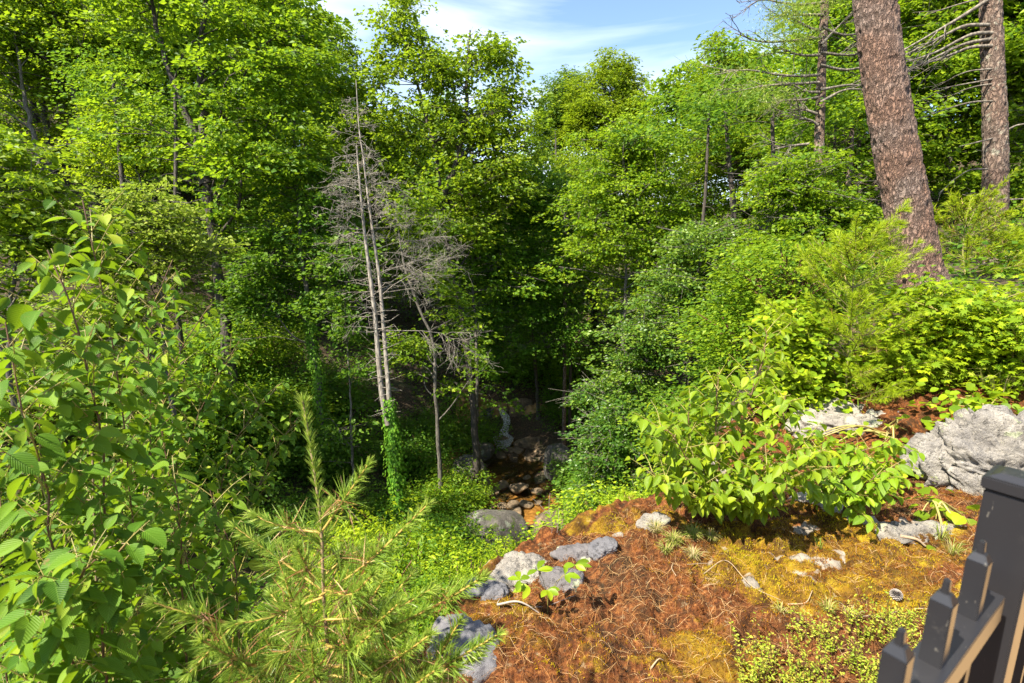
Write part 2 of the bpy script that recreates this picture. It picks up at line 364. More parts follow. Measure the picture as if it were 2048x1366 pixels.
# ledge: moss / rust needle duff / bare pale stone by the zone stored on the mesh
def ledge_material():
    m = M('mossy_ledge_ground'); v = m.coord()
    z = m.attr('zone', 'Color'); sp = m.n('ShaderNodeSeparateColor'); m.set(sp.inputs[0], z)
    rock, moss, dark = sp.outputs[0], sp.outputs[1], sp.outputs[2]
    n1 = m.noise(45, 8, .7, vec=v); n2 = m.noise(7, 6, .65, vec=v); n3 = m.noise(160, 4, .7, vec=v)
    duff = m.ramp(n1, [(.34, (.022, .008, .004)), (.5, (.105, .034, .010)), (.7, (.27, .115, .035))])
    mossc = m.ramp(n2, [(.34, (.06, .028, .005)), (.5, (.18, .10, .008)), (.66, (.30, .21, .012))])
    mossc = m.mix(m.ramp(n3, [(.35, .6), (.6, 0.)]), mossc, (.06, .035, .008))
    stone = m.ramp(n2, [(.3, (.11, .095, .08)), (.6, (.27, .24, .20))])
    fine = m.math('MULTIPLY', m.math('SUBTRACT', n2, .5), .5)
    c = m.mix(m.ramp(m.math('ADD', moss, fine), [(.42, 0.), (.56, 1.)]), duff, mossc)
    n5 = m.noise(13, 6, .7, vec=v); c = m.mix(m.ramp(n5, [(.47, 0.), (.60, .9)]), c, (.035, .016, .006)); c = m.mix(m.ramp(m.noise(21, 5, .7, vec=v), [(.60, 0.), (.70, .7)]), c, (.26, .19, .11))
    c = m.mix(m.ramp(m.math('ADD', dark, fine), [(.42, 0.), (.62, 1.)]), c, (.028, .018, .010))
    c = m.mix(m.ramp(m.math('ADD', rock, fine), [(.47, 0.), (.54, 1.)]), c, stone)
    h = m.math('ADD', n1, m.math('MULTIPLY', n3, .4))
    return m.done(m.principled(Base_Color=c, Roughness=.95, Specular_IOR_Level=.15, Normal=m.bump(h, .9, .012)))
def forest_floor():
    m = M('leaf_litter_slope'); v = m.coord()
    n1 = m.noise(1.3, 6, .6, vec=v); n2 = m.noise(14, 8, .75, vec=v)
    c = m.ramp(n2, [(.32, (.010, .008, .005)), (.5, (.045, .030, .016)), (.70, (.17, .10, .05))])
    c = m.mix(m.ramp(n1, [(.5, 0.), (.62, .6)]), c, (.035, .055, .014))
    return m.done(m.principled(Base_Color=c, Roughness=.95, Normal=m.bump(n2, 1, .06)))
LEDGE, FLOOR = ledge_material(), forest_floor()

# ------------------------------------------------------------------ terrain
def rbf(pts, smooth=.02):
    pts = np.array(pts, float); X = pts[:, :2]; n = len(X)
    K = np.linalg.norm(X[:, None] - X[None], axis=2) + np.eye(n) * smooth
    A = np.zeros((n + 3, n + 3)); A[:n, :n] = K; A[:n, n] = 1; A[:n, n + 1:] = X; A[n, :n] = 1; A[n + 1:, :n] = X.T
    w = np.linalg.solve(A, np.concatenate([pts[:, 2], [0, 0, 0]]))
    def f(x, y):
        x = np.asarray(x, float); y = np.asarray(y, float); o = w[n] + w[n + 1] * x + w[n + 2] * y
        for i in range(n): o = o + w[i] * np.sqrt((x - X[i, 0]) ** 2 + (y - X[i, 1]) ** 2)
        return o
    return f
bank = rbf([(0, 0, 0), (-1, 1.5, -.03), (-.2, 2.2, -.04), (.5, 2.9, -.03), (1.4, 3.2, 0), (2.6, 3.0, -.02), (1.4, 2, .02), (3.3, 2.2, .05),
            (3.4, 4.2, -.22), (2.4, 4.6, -.35), (3.8, 5.3, .08), (3.0, 6.5, -.3), (4.6, 6.2, .6), (5.6, 6.8, 1.1), (8.9, 9.6, 1.35), (12, 16, 2.2), (5, 12, .6),
            (7, 17, 1.2), (20, 30, 7), (5, 0, .3), (10, 3, 1.5), (16, 10, 3.2), (0, -5, 0), (10, -6, 1), (30, 0, 6), (30, 60, 8), (60, 40, 14), (40, -20, 6), (-6, -10, 0), (80, 120, 12)])
ravine = rbf([(.4, 15.4, -7.6), (.5, 19, -7.55), (-.3, 22.6, -7.4), (-.2, 24.2, -6.0), (0, 30, -4.2), (2, 45, -1), (3, 70, 2), (-5, 16, -6.6), (-5, 22, -5.6), (-10, 17, -4),
              (-19.8, 24.9, 4), (-32, 30, 11), (-26, 10, 3), (-8, 6, -5), (-3, 3, -3.2), (-3, 8, -6.3), (-12, 0, -2), (-45, 55, 20), (-20, 50, 9), (0, 3.6, -2.6), (1, 8, -5.6),
              (4.2, 18, -6.6), (6, 14, -4.6), (4, 8, -4.4), (8, 22, -3), (10, 32, -.3), (16, 45, 2), (30, 70, 6), (-5, 85, 5), (-60, 80, 22), (60, 130, 10), (-60, 0, 12), (-10, -15, -1), (0, 130, 8), (-60, 160, 16), (0, 600, 10), (-300, 400, 30), (300, 400, 20)])
EDGE = np.array([(-6, -30), (-2.6, -4), (-1.35, 0), (-.85, 1.5), (-.35, 2.15), (.15, 2.75), (.75, 3.15), (1.45, 3.45), (2.0, 4.0), (2.3, 5.0), (3.5, 7), (6.2, 10), (10.5, 16), (18, 28), (30, 50), (70, 120)], float)
def edge_sd(x, y):                       # > 0 on the bank side
    x = np.asarray(x, float); y = np.asarray(y, float); best = np.full(x.shape, 1e9); sg = np.ones(x.shape)
    for a, b in zip(EDGE[:-1], EDGE[1:]):
        d = b - a; t = np.clip(((x - a[0]) * d[0] + (y - a[1]) * d[1]) / (d @ d), 0, 1)
        qx = x - a[0] - t * d[0]; qy = y - a[1] - t * d[1]; D = np.hypot(qx, qy); s = np.sign(qx * d[1] - qy * d[0]); m = D < best
        best = np.where(m, D, best); sg = np.where(m, s, sg)
    return best * sg
def H(x, y):
    x = np.asarray(x, float); y = np.asarray(y, float)
    e = edge_sd(x, y) + .12 * fbm(xy0(x, y, 1.7), 3, 5)
    w = .55 + .30 * np.clip(np.hypot(x, y) - 4, 0, 40)
    t = sstep(-1, 0.0, e / w)
    b = bank(x, y) + .05 * fbm(xy0(x, y, .9), 3, 2) * sstep(3.5, 6, np.hypot(x, y)); r = ravine(x, y) + .35 * fbm(xy0(x, y, .35), 4, 3) * sstep(2, 8, np.hypot(x, y - 2))
    return b * t + r * (1 - t)
def h1(x, y): return float(H(np.array([x]), np.array([y]))[0])
PX0, PX1, PY0, PY1 = -2.2, 5.4, -.2, 6.2
def grid_mesh(xs, ys, zf, keep=None):
    X, Y = np.meshgrid(xs, ys); Z = zf(X, Y); nx = len(xs)
    V = np.stack([X, Y, Z], -1).reshape(-1, 3)
    i, j = np.meshgrid(np.arange(len(xs) - 1), np.arange(len(ys) - 1)); a = j * nx + i
    F = np.stack([a, a + 1, a + nx + 1, a + nx], -1).reshape(-1, 4)
    if keep is not None:
        c = V[F].mean(1); F = F[keep(c[:, 0], c[:, 1])]
    return V, F
def warp_axis(lo, hi, n, p=2.2):
    t = np.linspace(-1, 1, n); a = np.sign(t) * np.abs(t) ** p
    return np.where(a < 0, -a * lo, a * hi)
def zfar(x, y):
    inside = (x > PX0 + .02) & (x < PX1 - .02) & (y > PY0 + .02) & (y < PY1 - .02)
    return H(x, y) - np.where(inside, .25, 0) 
xs = warp_axis(-400, 400, 300, 2.4); ys = np.concatenate([np.linspace(-60, -1, 20), np.linspace(0, 60, 170)[1:], 60 + 540 * np.linspace(0, 1, 30)[1:] ** 1.6])
g = Geo(); V, F = grid_mesh(xs, ys, zfar, lambda x, y: ~((x > PX0 + .35) & (x < PX1 - .35) & (y > PY0 + .35) & (y < PY1 - .35)))
g.add(V, F); tag(obj('ground', g, FLOOR), 'leaf-littered wooded slopes of the ravine', kind='structure')

# near ledge patch
def worley(x, y, sc, seed=0):
    X = x * sc; Y = y * sc; ix = np.floor(X).astype(np.int64); iy = np.floor(Y).astype(np.int64); d1 = np.full(X.shape, 9.); d2 = np.full(X.shape, 9.)
    for a in (-1, 0, 1):
        for b in (-1, 0, 1):
            cx = ix + a; cy_ = iy + b; z0 = np.zeros_like(ix); jx = cx + _h(cx, cy_, z0, seed); jy = cy_ + _h(cx, cy_, z0, seed + 7); d = np.hypot(X - jx, Y - jy); n1 = d < d1
            d2 = np.where(n1, d1, np.minimum(d2, d)); d1 = np.where(n1, d, d1)
    return d2 - d1
def cushions(x, y):
    wx = x + .06 * fbm(xy0(x, y, 6), 3, 81); wy = y * 1.15 + .06 * fbm(xy0(x, y, 6), 3, 84); return worley(wx, wy, 4.2, 3), worley(wx, wy, 11., 5)
def fine(x, y):
    e = edge_sd(x, y)
    edgefade = np.minimum.reduce([x - PX0, PX1 - x, y - PY0, PY1 - y]); k = sstep(0, .3, edgefade)
    cush = np.clip(fbm(xy0(x, y, 3.2), 3, 31), 0, 1) * .07 + .04 * fbm(xy0(x, y, 2.0), 4, 33) + .018 * np.abs(fbm(xy0(x, y, 11), 3, 35)) + .008 * fbm(xy0(x, y, 26), 3, 36)
    c1, c2 = cushions(x, y); cush = cush + .035 * sstep(0, .4, c1) + .012 * sstep(0, .5, c2)
    crag = ridged(xy0(x, y, 3.0) + np.array([0, 0, 7.]), 4, 40) * .10 * sstep(.1, -.5, e)
    return (cush + crag) * k
def Hf(x, y): return H(x, y) + fine(np.asarray(x, float), np.asarray(y, float))
def Hs(p, dz=0): return np.column_stack([p[:, 0], p[:, 1], Hf(p[:, 0], p[:, 1]) + dz])
NX, NY = 500, 430
V, F = grid_mesh(np.linspace(PX0, PX1, NX), np.linspace(PY0, PY1, NY), Hf)
def zones(x, y):
    def blob(px, py, rx, ry, z=0):
        c = G(px, py, z); cx = G(px + rx, py, z); cy_ = G(px, py - ry, z)
        a = abs(cx[0] - c[0]); b = abs(cy_[1] - c[1]); d = ((x - c[0]) / a) ** 2 + ((y - c[1]) / b) ** 2
        return np.exp(-d * 1.2)
    nzz = fbm(xy0(x, y, 3.6), 5, 50); nz2 = fbm(xy0(x, y, 9.), 4, 55)
    c1, c2 = cushions(x, y); seam = sstep(.22, .0, c1); seam2 = sstep(.25, 0, c2)
    moss = .29 - .20 * seam - .10 * seam2 + .30 * nzz + .50 * blob(1620, 1140, 260, 100) + .5 * blob(1750, 1080, 200, 40) + .45 * blob(1500, 1130, 60, 70) + .3 * blob(1300, 1320, 200, 60) \
        + .42 * blob(1050, 1215, 80, 60) + .3 * blob(1480, 1330, 120, 60) - .45 * blob(1180, 1160, 130, 80) + .4 * blob(1000, 1150, 60, 30) + .4 * blob(1230, 1060, 60, 20)
    gold = np.clip(blob(1600, 1130, 260, 110), 0, 1)
    rock = .10 + .26 * nz2 + gold * (.29 * seam - .05) + .40 * blob(1500, 1180, 26, 36) + .22 * blob(1470, 1130, 16, 40) + .25 * blob(1420, 1150, 22, 10) + .25 * blob(1560, 1120, 40, 8) + .2 * blob(1620, 1165, 30, 8) + .7 * blob(1850, 1062, 110, 16) + .6 * blob(1740, 1045, 70, 12) + .4 * blob(1590, 1070, 60, 14) + .35 * blob(1650, 1130, 130, 16)
    rock = np.where(edge_sd(x, y) < -.12, .42 + .45 * fbm(xy0(x, y, 5.), 4, 59), rock)
    rock = np.where((y > 4.0) & (edge_sd(x, y) > .1), .05 + .2 * nz2, rock)
    moss = np.where(y > 4.0, .15 + .2 * nzz, moss)
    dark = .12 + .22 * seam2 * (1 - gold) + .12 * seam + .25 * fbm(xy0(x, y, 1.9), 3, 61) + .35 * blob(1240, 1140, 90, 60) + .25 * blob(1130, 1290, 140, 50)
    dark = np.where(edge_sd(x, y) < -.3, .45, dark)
    return np.clip(rock, 0, 1), np.clip(moss, 0, 1), np.clip(dark, 0, 1)
g = Geo(); g.add(V, F); me = g.mesh('rock_ledge', [LEDGE])
zr, zm, zd = zones(V[:, 0], V[:, 1]); ca = me.color_attributes.new('zone', 'FLOAT_COLOR', 'POINT')
ca.data.foreach_set('color', np.column_stack([zr, zm, zd, np.ones(len(V))]).astype(np.float32).ravel())
tag(obj('ground_ledge', me, None), 'mossy rock ledge strewn with rust brown pine needles', kind='structure')

# ------------------------------------------------------------------ trees
def clump_leaves(g, C, out, n, rad_h, rad_v, L, W, R, mat=0, droop=.25, tilt=.8, tmpl=QUAD, tb=None, seedtint=None):
    """n leaves around every clump centre C: flat layered sprays"""
    if tmpl is QUAD and n > 120: n = n * .62; L = L * 1.22; W = W * 1.22
    N = len(C); cs = R.uniform(.6, 1.45, N); nn = np.maximum(3, (n * cs ** 1.6).astype(int)); idx = np.repeat(np.arange(N), nn); T = len(idx)
    # sub-sprays inside the clump
    q = R.randn(N, 9, 3) * np.array([.75, .75, .8]); s = R.randint(0, 9, T)
    off = q[idx, s] + R.randn(T, 3) * np.array([.36, .36, .24])
    rr = np.linalg.norm(off, axis=1, keepdims=True); off = off / np.maximum(1, rr / 2.2)
    off = off * cs[idx][:, None]; p = C[idx] + off * np.array([1, 1, 0]) * rad_h + off * np.array([0, 0, 1]) * rad_v
    hd = off[:, :2] + out[idx][:, :2] * .8 + R.randn(T, 2) * .7
    p[:, 2] -= droop * (np.linalg.norm(off[:, :2], axis=1) ** 2) * rad_h * .35
    ax = np.column_stack([hd, R.uniform(-.9, .15, T)]); up = np.column_stack([R.randn(T, 2) * tilt, np.ones(T)])
    sz = R.uniform(.5, 1.35, T)
    t = np.clip((tb if tb is not None else .5) + R.randn(T) * .27 + R.randn(N)[idx] * .12, 0, 1)
    leaves(g, p, ax, up, L * sz, W * sz, tmpl, mat, t, smooth=False)
    return p
def sample_blobs(blobs, d, n, R):
    """clump centres filling world ellipsoids whose outlines are given in the photograph's pixels at distance d"""
    w = np.array([b[2] * b[3] * (b[5] if len(b) > 5 else 1) for b in blobs], float); w /= w.sum(); out = []
    for b, k in zip(blobs, R.multinomial(n, w)):
        dd = d + (b[4] if len(b) > 4 else 0); c = P(b[0], b[1], dd); rx = b[2] / 1024 * dd; rz = b[3] / 1024 * dd; ry = (rx + rz) * .5
        q = nrm(R.randn(k, 3)) * (R.rand(k, 1) ** (1 / 2.1)) * R.uniform(.72, 1.3, (k, 1)); out.append(c + q * np.array([rx, ry, rz]))
    return np.vstack(out)
def limbs_to(g, trunk, C, r_trunk, R, mat=0, nprim=11, rp=.42, lift=.5, k=6):
    """primary limbs from the trunk, then thin branches from them to every clump"""
    tz = trunk[:, 2]; pts = [trunk]; rads = [r_trunk]
    ks = R.choice(len(C), min(nprim, len(C)), replace=False); start_all = []
    for i in ks:
        c = C[i]; hd = np.linalg.norm(c[:2] - trunk[-1][:2]); want = np.clip(c[2] - lift * hd - .3, tz[0] + .28 * (tz[-1] - tz[0]), tz[-1] - .2)
        a = int(np.argmin(np.abs(tz - want))); s = trunk[a]; L = np.linalg.norm(c - s)
        m1 = s + (c - s) * .35 + np.array([0, 0, L * .02]) + R.randn(3) * L * .05; m2 = s + (c - s) * .7 + np.array([0, 0, L * .07]) + R.randn(3) * L * .05
        pa = smooth_path([s, m1, m2, c], 12); rr = np.linspace(min(r_trunk[a] * rp, .09), .012, 12)
        tube(g, pa, rr, k, mat, .08, i); pts.append(pa[2:]); rads.append(rr[2:])
    Q = np.vstack(pts); Rr = np.concatenate(rads)
    A, B, ra = [], [], []
    for c in C:
        d = np.linalg.norm(Q - c, axis=1) + np.maximum(0, Q[:, 2] - c[2] + .1) * 2.5; j = int(np.argmin(d)); s = Q[j]; L = np.linalg.norm(c - s)
        m = (s + c) / 2 + np.array([0, 0, L * .06]) + R.randn(3) * L * .07; r0 = min(Rr[j] * .5, .008 + L * .008)
        A += [s, m]; B += [m, c]; ra += [r0, r0 * .7]
        for _ in range(4):
            e = c + R.randn(3) * np.array([.35, .35, .15]); A.append(m * .3 + c * .7); B.append(e); ra.append(.006)
    ra = np.array(ra); sticks(g, A, B, ra, ra * .65, mat, k=4)
def to_ground(path):
    p = np.asarray(path, float); b = p[0]; z = h1(b[0], b[1]) - .15
    if b[2] > z + .3:
        # keep the lean of the visible part, fading towards vertical
        dv = (p[0] - p[1]); dv = dv / max(abs(dv[2]), .1); foot = np.array([b[0] + dv[0] * .4 * (b[2] - z), b[1], z])
        foot[2] = h1(foot[0], foot[1]) - .15
        p = np.vstack([foot, p])
    return p
def tree(name, label, stems, d, r0, blobs, n=70, per=330, leaf=.13, mat='maple', bark='grey', seed=1, rad_h=.62, rad_v=.30, group=None, wratio=.72, cat='tree',
         nprim=11, tilt=.85, tb=.5, taper=.25, ivy=None, lift=.5):
    R = RS(seed); g = Geo(); n = int(n * 1.75); rad_h *= .72; rad_v *= .62; per = per * .50; leaf *= .92; C = sample_blobs(blobs, d, n, R); root = None
    C = C[C[:, 2] > H(C[:, 0], C[:, 1]) + .15]
    paths = []
    for si, st in enumerate(stems):
        p = np.array([P(q[0], q[1], q[2] if len(q) > 2 else d) for q in st]); p = to_ground(p) if si == 0 or len(st[0]) < 4 else p
        pa = smooth_path(p, 26); pa[1:-1] += R.randn(24, 3) * r0 * .18
        if root is None: root = pa[0].copy()
        rs = r0 * (1 if si == 0 else .75); rr = rs * (1 - (1 - taper) * np.linspace(0, 1, 26) ** .9); rr[:2] *= np.array([1.5, 1.15])
        tube(g, pa, rr, 12, 0, .10, seed + si); paths.append((pa, rr))
    allp = np.vstack([p for p, r in paths]); allr = np.concatenate([r for p, r in paths])
    keep = np.ones(len(C), bool)
    for pa, rr in paths:                  # no boughs pressed against the stem
        cx = np.interp(C[:, 2], pa[:, 2], pa[:, 0]); cy2 = np.interp(C[:, 2], pa[:, 2], pa[:, 1]); dx = C[:, 0] - cx; dy = C[:, 1] - cy2
        keep &= ~((np.hypot(dx, dy) < .55) | ((np.abs(dx) < .32) & (dy < 0) & (R.rand(len(C)) < .75))) | (C[:, 2] > pa[-1, 2] - 1.0)
    C = C[keep]
    if len(paths) == 1: limbs_to(g, paths[0][0], C, paths[0][1], R, nprim=nprim, lift=lift)
    else:
        own = np.array([int(np.argmin([np.min(np.linalg.norm(p[:, :2] - c[:2], axis=1)) for p, r in paths])) for c in C])
        for i, (p, r) in enumerate(paths):
            if (own == i).sum(): limbs_to(g, p, C[own == i], r, R, nprim=max(3, nprim // len(paths) + 1), lift=lift)
    T = thing(name, root, label, cat, group)
    obj('trunk', shift(g, root), BARK[bark], T)
    out = nrm(C - allp[:, :].mean(0)); gl = Geo()
    clump_leaves(gl, C, out, per, rad_h, rad_v, leaf, leaf * wratio, R, tilt=tilt, tb=tb)
    obj('crown', shift(gl, root), LEAF[mat], T)
    if ivy:
        gi = Geo(); z0, z1, dens, spread = ivy; pa, rr = paths[0]; s = np.linspace(0, 1, len(pa)); t = R.uniform(z0, z1, dens)
        c = np.column_stack([np.interp(t, s, pa[:, i]) for i in range(3)]); a = R.uniform(0, 6.283, dens); o = np.column_stack([np.cos(a), np.sin(a), R.randn(dens) * .3])
        rad_ = np.interp(t, s, rr) + np.abs(R.randn(dens)) * spread * (.4 + .6 * (1 - t))
        leaves(gi, c + o * rad_[:, None], o * .5 + np.array([0, 0, -1]), o + R.randn(dens, 3) * .4, .09, .08, QUAD, 0, R.rand(dens), smooth=False)
        obj('ivy', shift(gi, root), LEAF['ivy'], T)
    return T

def conifer_clumps(path, spread0, spread1, n, R, z0=.2):
    """branch tips round a stem, wider low down"""
    t = R.uniform(z0, 1, n) ** .9; s = np.linspace(0, 1, len(path)); c = np.column_stack([np.interp(t, s, path[:, i]) for i in range(3)])
    a = R.uniform(0, 6.283, n); o = np.column_stack([np.cos(a), np.sin(a), np.zeros(n)]); ln = spread0 + (spread1 - spread0) * t
    ln = ln * R.uniform(.55, 1.08, n)
    return c, o, ln
def hemlock(name, label, stem, d, r0, s0, s1, n, mat='hemlock', seed=1, per=170, z0=.2, leaf=.085, bark='dark', group=None, upsweep=.12, cat='conifer', wr=.28):
    R = RS(seed); g = Geo(); gl = Geo()
    p = to_ground(np.array([P(*q, d) if len(q) == 2 else P(*q) for q in stem])); pa = smooth_path(p, 30); root = pa[0].copy()
    tube(g, pa, r0 * (1 - .93 * np.linspace(0, 1, 30)), 10, 0, .08, seed)
    c, o, ln = conifer_clumps(pa, s0, s1, n, R, z0)
    tip = c + o * ln[:, None] + np.column_stack([np.zeros((n, 2)), ln * upsweep - .10 * ln ** 2])
    m = (c + tip) / 2 + np.array([0, 0, .08]) * ln[:, None]
    rr = .006 + .010 * ln; sticks(g, np.vstack([c, m]), np.vstack([m, tip]), np.concatenate([rr, rr * .6]), np.concatenate([rr * .6, rr * .25]), k=4)
    # needles in flat fans along the outer two thirds of every branch
    nn = np.maximum(8, (per * ln / max(s0, .1)).astype(int)); idx = np.repeat(np.arange(n), nn); T = len(idx)
    u = R.uniform(.25, 1.05, T) ; side = np.cross(o, [0, 0, 1.])[idx]; w = R.uniform(-1, 1, T) * (1.08 - u) * .55 * ln[idx] + R.randn(T) * .05
    base = np.where(u[:, None] < .5, c[idx] + (m - c)[idx] * (u[:, None] * 2), m[idx] + (tip - m)[idx] * (u[:, None] * 2 - 1))
    pos = base + side * w[:, None] + R.randn(T, 3) * .035; pos[:, 2] -= np.abs(w) * .25
    ax = o[idx] * .7 + side * np.sign(w)[:, None] * .7 + R.randn(T, 3) * .35 + np.array([0, 0, -.15]); up = np.column_stack([R.randn(T, 2) * .5, np.ones(T)])
    leaves(gl, pos, ax, up, leaf * R.uniform(.7, 1.4, T), leaf * wr, QUAD, 0, np.clip(.35 + .5 * (u - .4) + R.randn(T) * .15, 0, 1), smooth=False)
    T_ = thing(name, root, label, cat, group); obj('trunk', shift(g, root), BARK[bark], T_); obj('crown', shift(gl, root), LEAF[mat], T_)
    return T_

def dead_branch(A, B, ra, p, dr, L, r, R, lvl, curl=0.0, dens=1.0):
    n = max(3, int(5 if lvl == 0 else 3)); pts = [p]; d = nrm(dr)
    for i in range(n):
        d = nrm(d + R.randn(3) * .16 + np.array([0, 0, curl])); pts.append(pts[-1] + d * L / n)
    for i in range(n):
        A.append(pts[i]); B.append(pts[i + 1]); ra.append((r * (1 - i / n * .7), r * (1 - (i + 1) / n * .7)))
    if lvl < 2:
        for _ in range(int((7 if lvl == 0 else 4) * dens * R.uniform(.6, 1.3))):
            t = R.uniform(.25, 1); k = min(n - 1, int(t * n)); q = pts[k] + (pts[k + 1] - pts[k]) * (t * n - k)
            dead_branch(A, B, ra, q, d * .8 + R.randn(3) * .55, L * R.uniform(.25, .5), r * .5, R, lvl + 1, curl * 1.3, dens)

def dead_parts(g, path, z0, z1, n, Lf, R, r=.016, side=None, dens=1.0, updir=-.05, curl=0.0, mat=0):
    A, B, ra = [], [], []; s = np.linspace(0, 1, len(path))
    for t in np.sort(R.uniform(z0, z1, n)):
        c = np.array([np.interp(t, s, path[:, i]) for i in range(3)]); a = R.uniform(0, 6.283)
        if side is not None: a = side + R.randn() * .8
        dead_branch(A, B, ra, c, np.array([math.cos(a), math.sin(a) * .8, updir + R.randn() * .15]), Lf(t) * R.uniform(.55, 1.15), r * R.uniform(.7, 1.2), R, 0, curl, dens)
    ra = np.array(ra); sticks(g, A, B, np.maximum(ra[:, 0], .0045), np.maximum(ra[:, 1], .003), mat, k=4)

# --- left slope and big left tree
tree('maple_tree', 'big two-stemmed broadleaf tree filling the upper left, bare grey trunk below its crown',
     [[(463, 735), (445, 610), (425, 480), (415, 370), (385, 250), (330, 120), (290, -60)], [(415, 370, 17, 0), (405, 240, 17), (400, 90, 17), (430, -80, 17)]], 17, .21,
     [(430, 60, 190, 130), (560, 150, 120, 150), (380, 230, 180, 130), (620, 100, 60, 110), (300, -40, 170, 90), (520, 300, 120, 110, -1), (560, 30, 80, 60), (430, 420, 110, 80), (500, -80, 140, 70)],
     n=200, per=330, leaf=.15, seed=3, bark='dark', nprim=22, tb=.5)
tree('slope_tree', 'dark straight trunk leaning left on the far left slope, bushy crown overhead',
     [[(178, 352), (155, 225), (130, 120), (108, 10), (100, -60)]], 23, .21, [(120, 0, 170, 100), (40, 110, 130, 110), (220, 80, 130, 90), (0, -20, 100, 90), (250, -30, 120, 80)],
     n=130, per=300, leaf=.17, seed=5, bark='dark', mat='maple', rad_h=.8, rad_v=.5, tb=.6)
tree('slope_tree', 'slim grey trunk on the far left slope, just left of the dark leaning one',
     [[(100, 345), (95, 260), (85, 180), (80, 20)]], 24, .17, [(60, 60, 90, 90), (-30, 40, 90, 150)], n=50, per=260, leaf=.16, seed=6, bark='grey', rad_h=.8)
tree('slope_tree', 'thin pale trunk outermost on the left slope beneath leafy boughs',
     [[(80, 330), (62, 240), (48, 190), (30, 60)]], 22, .14, [(0, 130, 90, 110), (-60, 230, 90, 100)], n=45, per=260, leaf=.15, seed=7, bark='grey', rad_h=.75)
tree('yellow_maple', 'yellow-green arching tree behind the big two-stemmed tree', [[(300, 420), (270, 330), (262, 290)]], 20, .10,
     [(255, 265, 85, 55), (310, 300, 55, 50), (200, 330, 60, 45)], n=60, per=300, leaf=.11, mat='yellow', seed=8, rad_h=.6, rad_v=.3)
tree('young_maple', 'bright green maple crown at the left edge above the birch saplings', [[(20, 760), (30, 520), (45, 400)]], 10, .08,
     [(35, 420, 100, 90), (0, 330, 80, 60), (90, 500, 90, 80), (-30, 560, 90, 90)], n=80, per=300, leaf=.11, seed=9, rad_h=.42, rad_v=.22, tb=.6)
tree('pale_leaf_tree', 'pale shiny-leaved small tree below the big two-stemmed tree', [[(330, 720), (320, 560), (310, 450)]], 13, .08,
     [(290, 430, 110, 60), (340, 500, 110, 80), (230, 520, 90, 80), (300, 620, 130, 70), (200, 620, 100, 70)], n=120, per=300, leaf=.10, mat='pale', seed=10, rad_h=.45, rad_v=.22)
tree('ivy_tree', 'tree with ivy climbing its slender trunk and dark green hanging crown', [[(645, 900), (638, 780), (622, 660), (600, 480), (590, 300), (585, 190)]], 17, .13,
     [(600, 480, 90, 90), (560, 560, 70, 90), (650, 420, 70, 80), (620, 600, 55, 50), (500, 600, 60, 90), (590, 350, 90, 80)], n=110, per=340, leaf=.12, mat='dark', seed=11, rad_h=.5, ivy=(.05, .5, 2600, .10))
tree('understory_tree', 'low leafy tree between the ivy-clad trunk and the dead twin snag', [[(705, 930), (700, 780), (690, 620)]], 16, .06,
     [(700, 620, 50, 100), (720, 740, 45, 70), (700, 860, 60, 60), (680, 500, 60, 60)], n=60, per=260, leaf=.11, mat='dark', seed=12, rad_h=.42)
tree('edge_tree', 'tree just outside the left edge whose boughs shade the birch thicket', [[(-3000, 900, 2.2), (-3000, 300, 2.2), (-2900, -800, 2.3)]], 2.2, .12,
     [(-3000, -2300, 700, 300, 0), (-2300, -2300, 600, 250, .6), (-2600, -2600, 800, 300, 1.0)], n=44, per=260, leaf=.10, seed=13, rad_h=.55, rad_v=.2)
# --- dead twin snag
R = RS(77); g = Geo()
base = to_ground(np.array([P(780, 815, 14), P(774, 740, 14), P(766, 640, 14), P(758, 550, 14), P(745, 460, 14), P(736, 395, 14), P(727, 317, 14), P(718, 255, 14), P(712, 160, 14)])); p1 = smooth_path(base, 44)
p2 = smooth_path([P(777, 850, 14.0), P(766, 800, 14.0), P(759, 740, 14.), P(750, 630, 13.95), P(740, 550, 13.9), P(728, 455, 13.9), P(718, 350, 13.9), P(713, 290, 13.9)], 36)
tube(g, p1, np.linspace(.095, .010, 44), 12, 0, .08, 1); tube(g, p2, np.linspace(.09, .02, 36), 12, 0, .08, 2)
root = p1[0].copy(); sn = thing('dead_snag', root, 'bare grey twin-trunked dead tree with tangled dead twigs, ivy round its foot', 'dead tree')
obj('trunk', shift(g, root), BARK['snag'], sn)
g = Geo()
dead_parts(g, p1, .30, .62, 40, lambda t: .55, R, .013, dens=.15, updir=.1)
dead_parts(g, p2, .15, .55, 34, lambda t: .7, R, .013, dens=.2, updir=.15)
dead_parts(g, p1, .52, .99, 70, lambda t: 1.8 - 1.6 * (t - .52) * 2, R, .008, dens=1.1, updir=.12, curl=-.02)
dead_parts(g, p2, .62, .99, 22, lambda t: 1.2, R, .013, side=3.1, dens=1.0, updir=.25, curl=-.04)
A, B, ra = [], [], []
for (q, L, a, u) in ((.50, 2.6, .0, .05), (.58, 2.3, .15, .45), (.66, 2.1, -.1, .6), (.62, 1.6, .3, .5)):
    c = p1[int(q * 43)]; dead_branch(A, B, ra, c, np.array([math.cos(a), math.sin(a), u]), L, .011, R, 0, -.06, 2.6)
ra = np.array(ra); sticks(g, A, B, np.maximum(ra[:, 0], .0028), np.maximum(ra[:, 1], .0018), k=4)
obj('branches', shift(g, root), BARK['snag'], sn)
g = Geo(); n = 3600; s = np.linspace(0, 1, 44); t = .34 * R.rand(n) ** 1.4; c = np.column_stack([np.interp(t, s, p1[:, i]) for i in range(3)])
a = R.uniform(0, 6.283, n); o = np.column_stack([np.cos(a), np.sin(a), R.randn(n) * .3])
lump = (.35 + .9 * np.clip(fbm(np.column_stack([a, t * 30, a * 0]), 2, 5) + .4, 0, 1.5)) * (1.25 - t / .34)
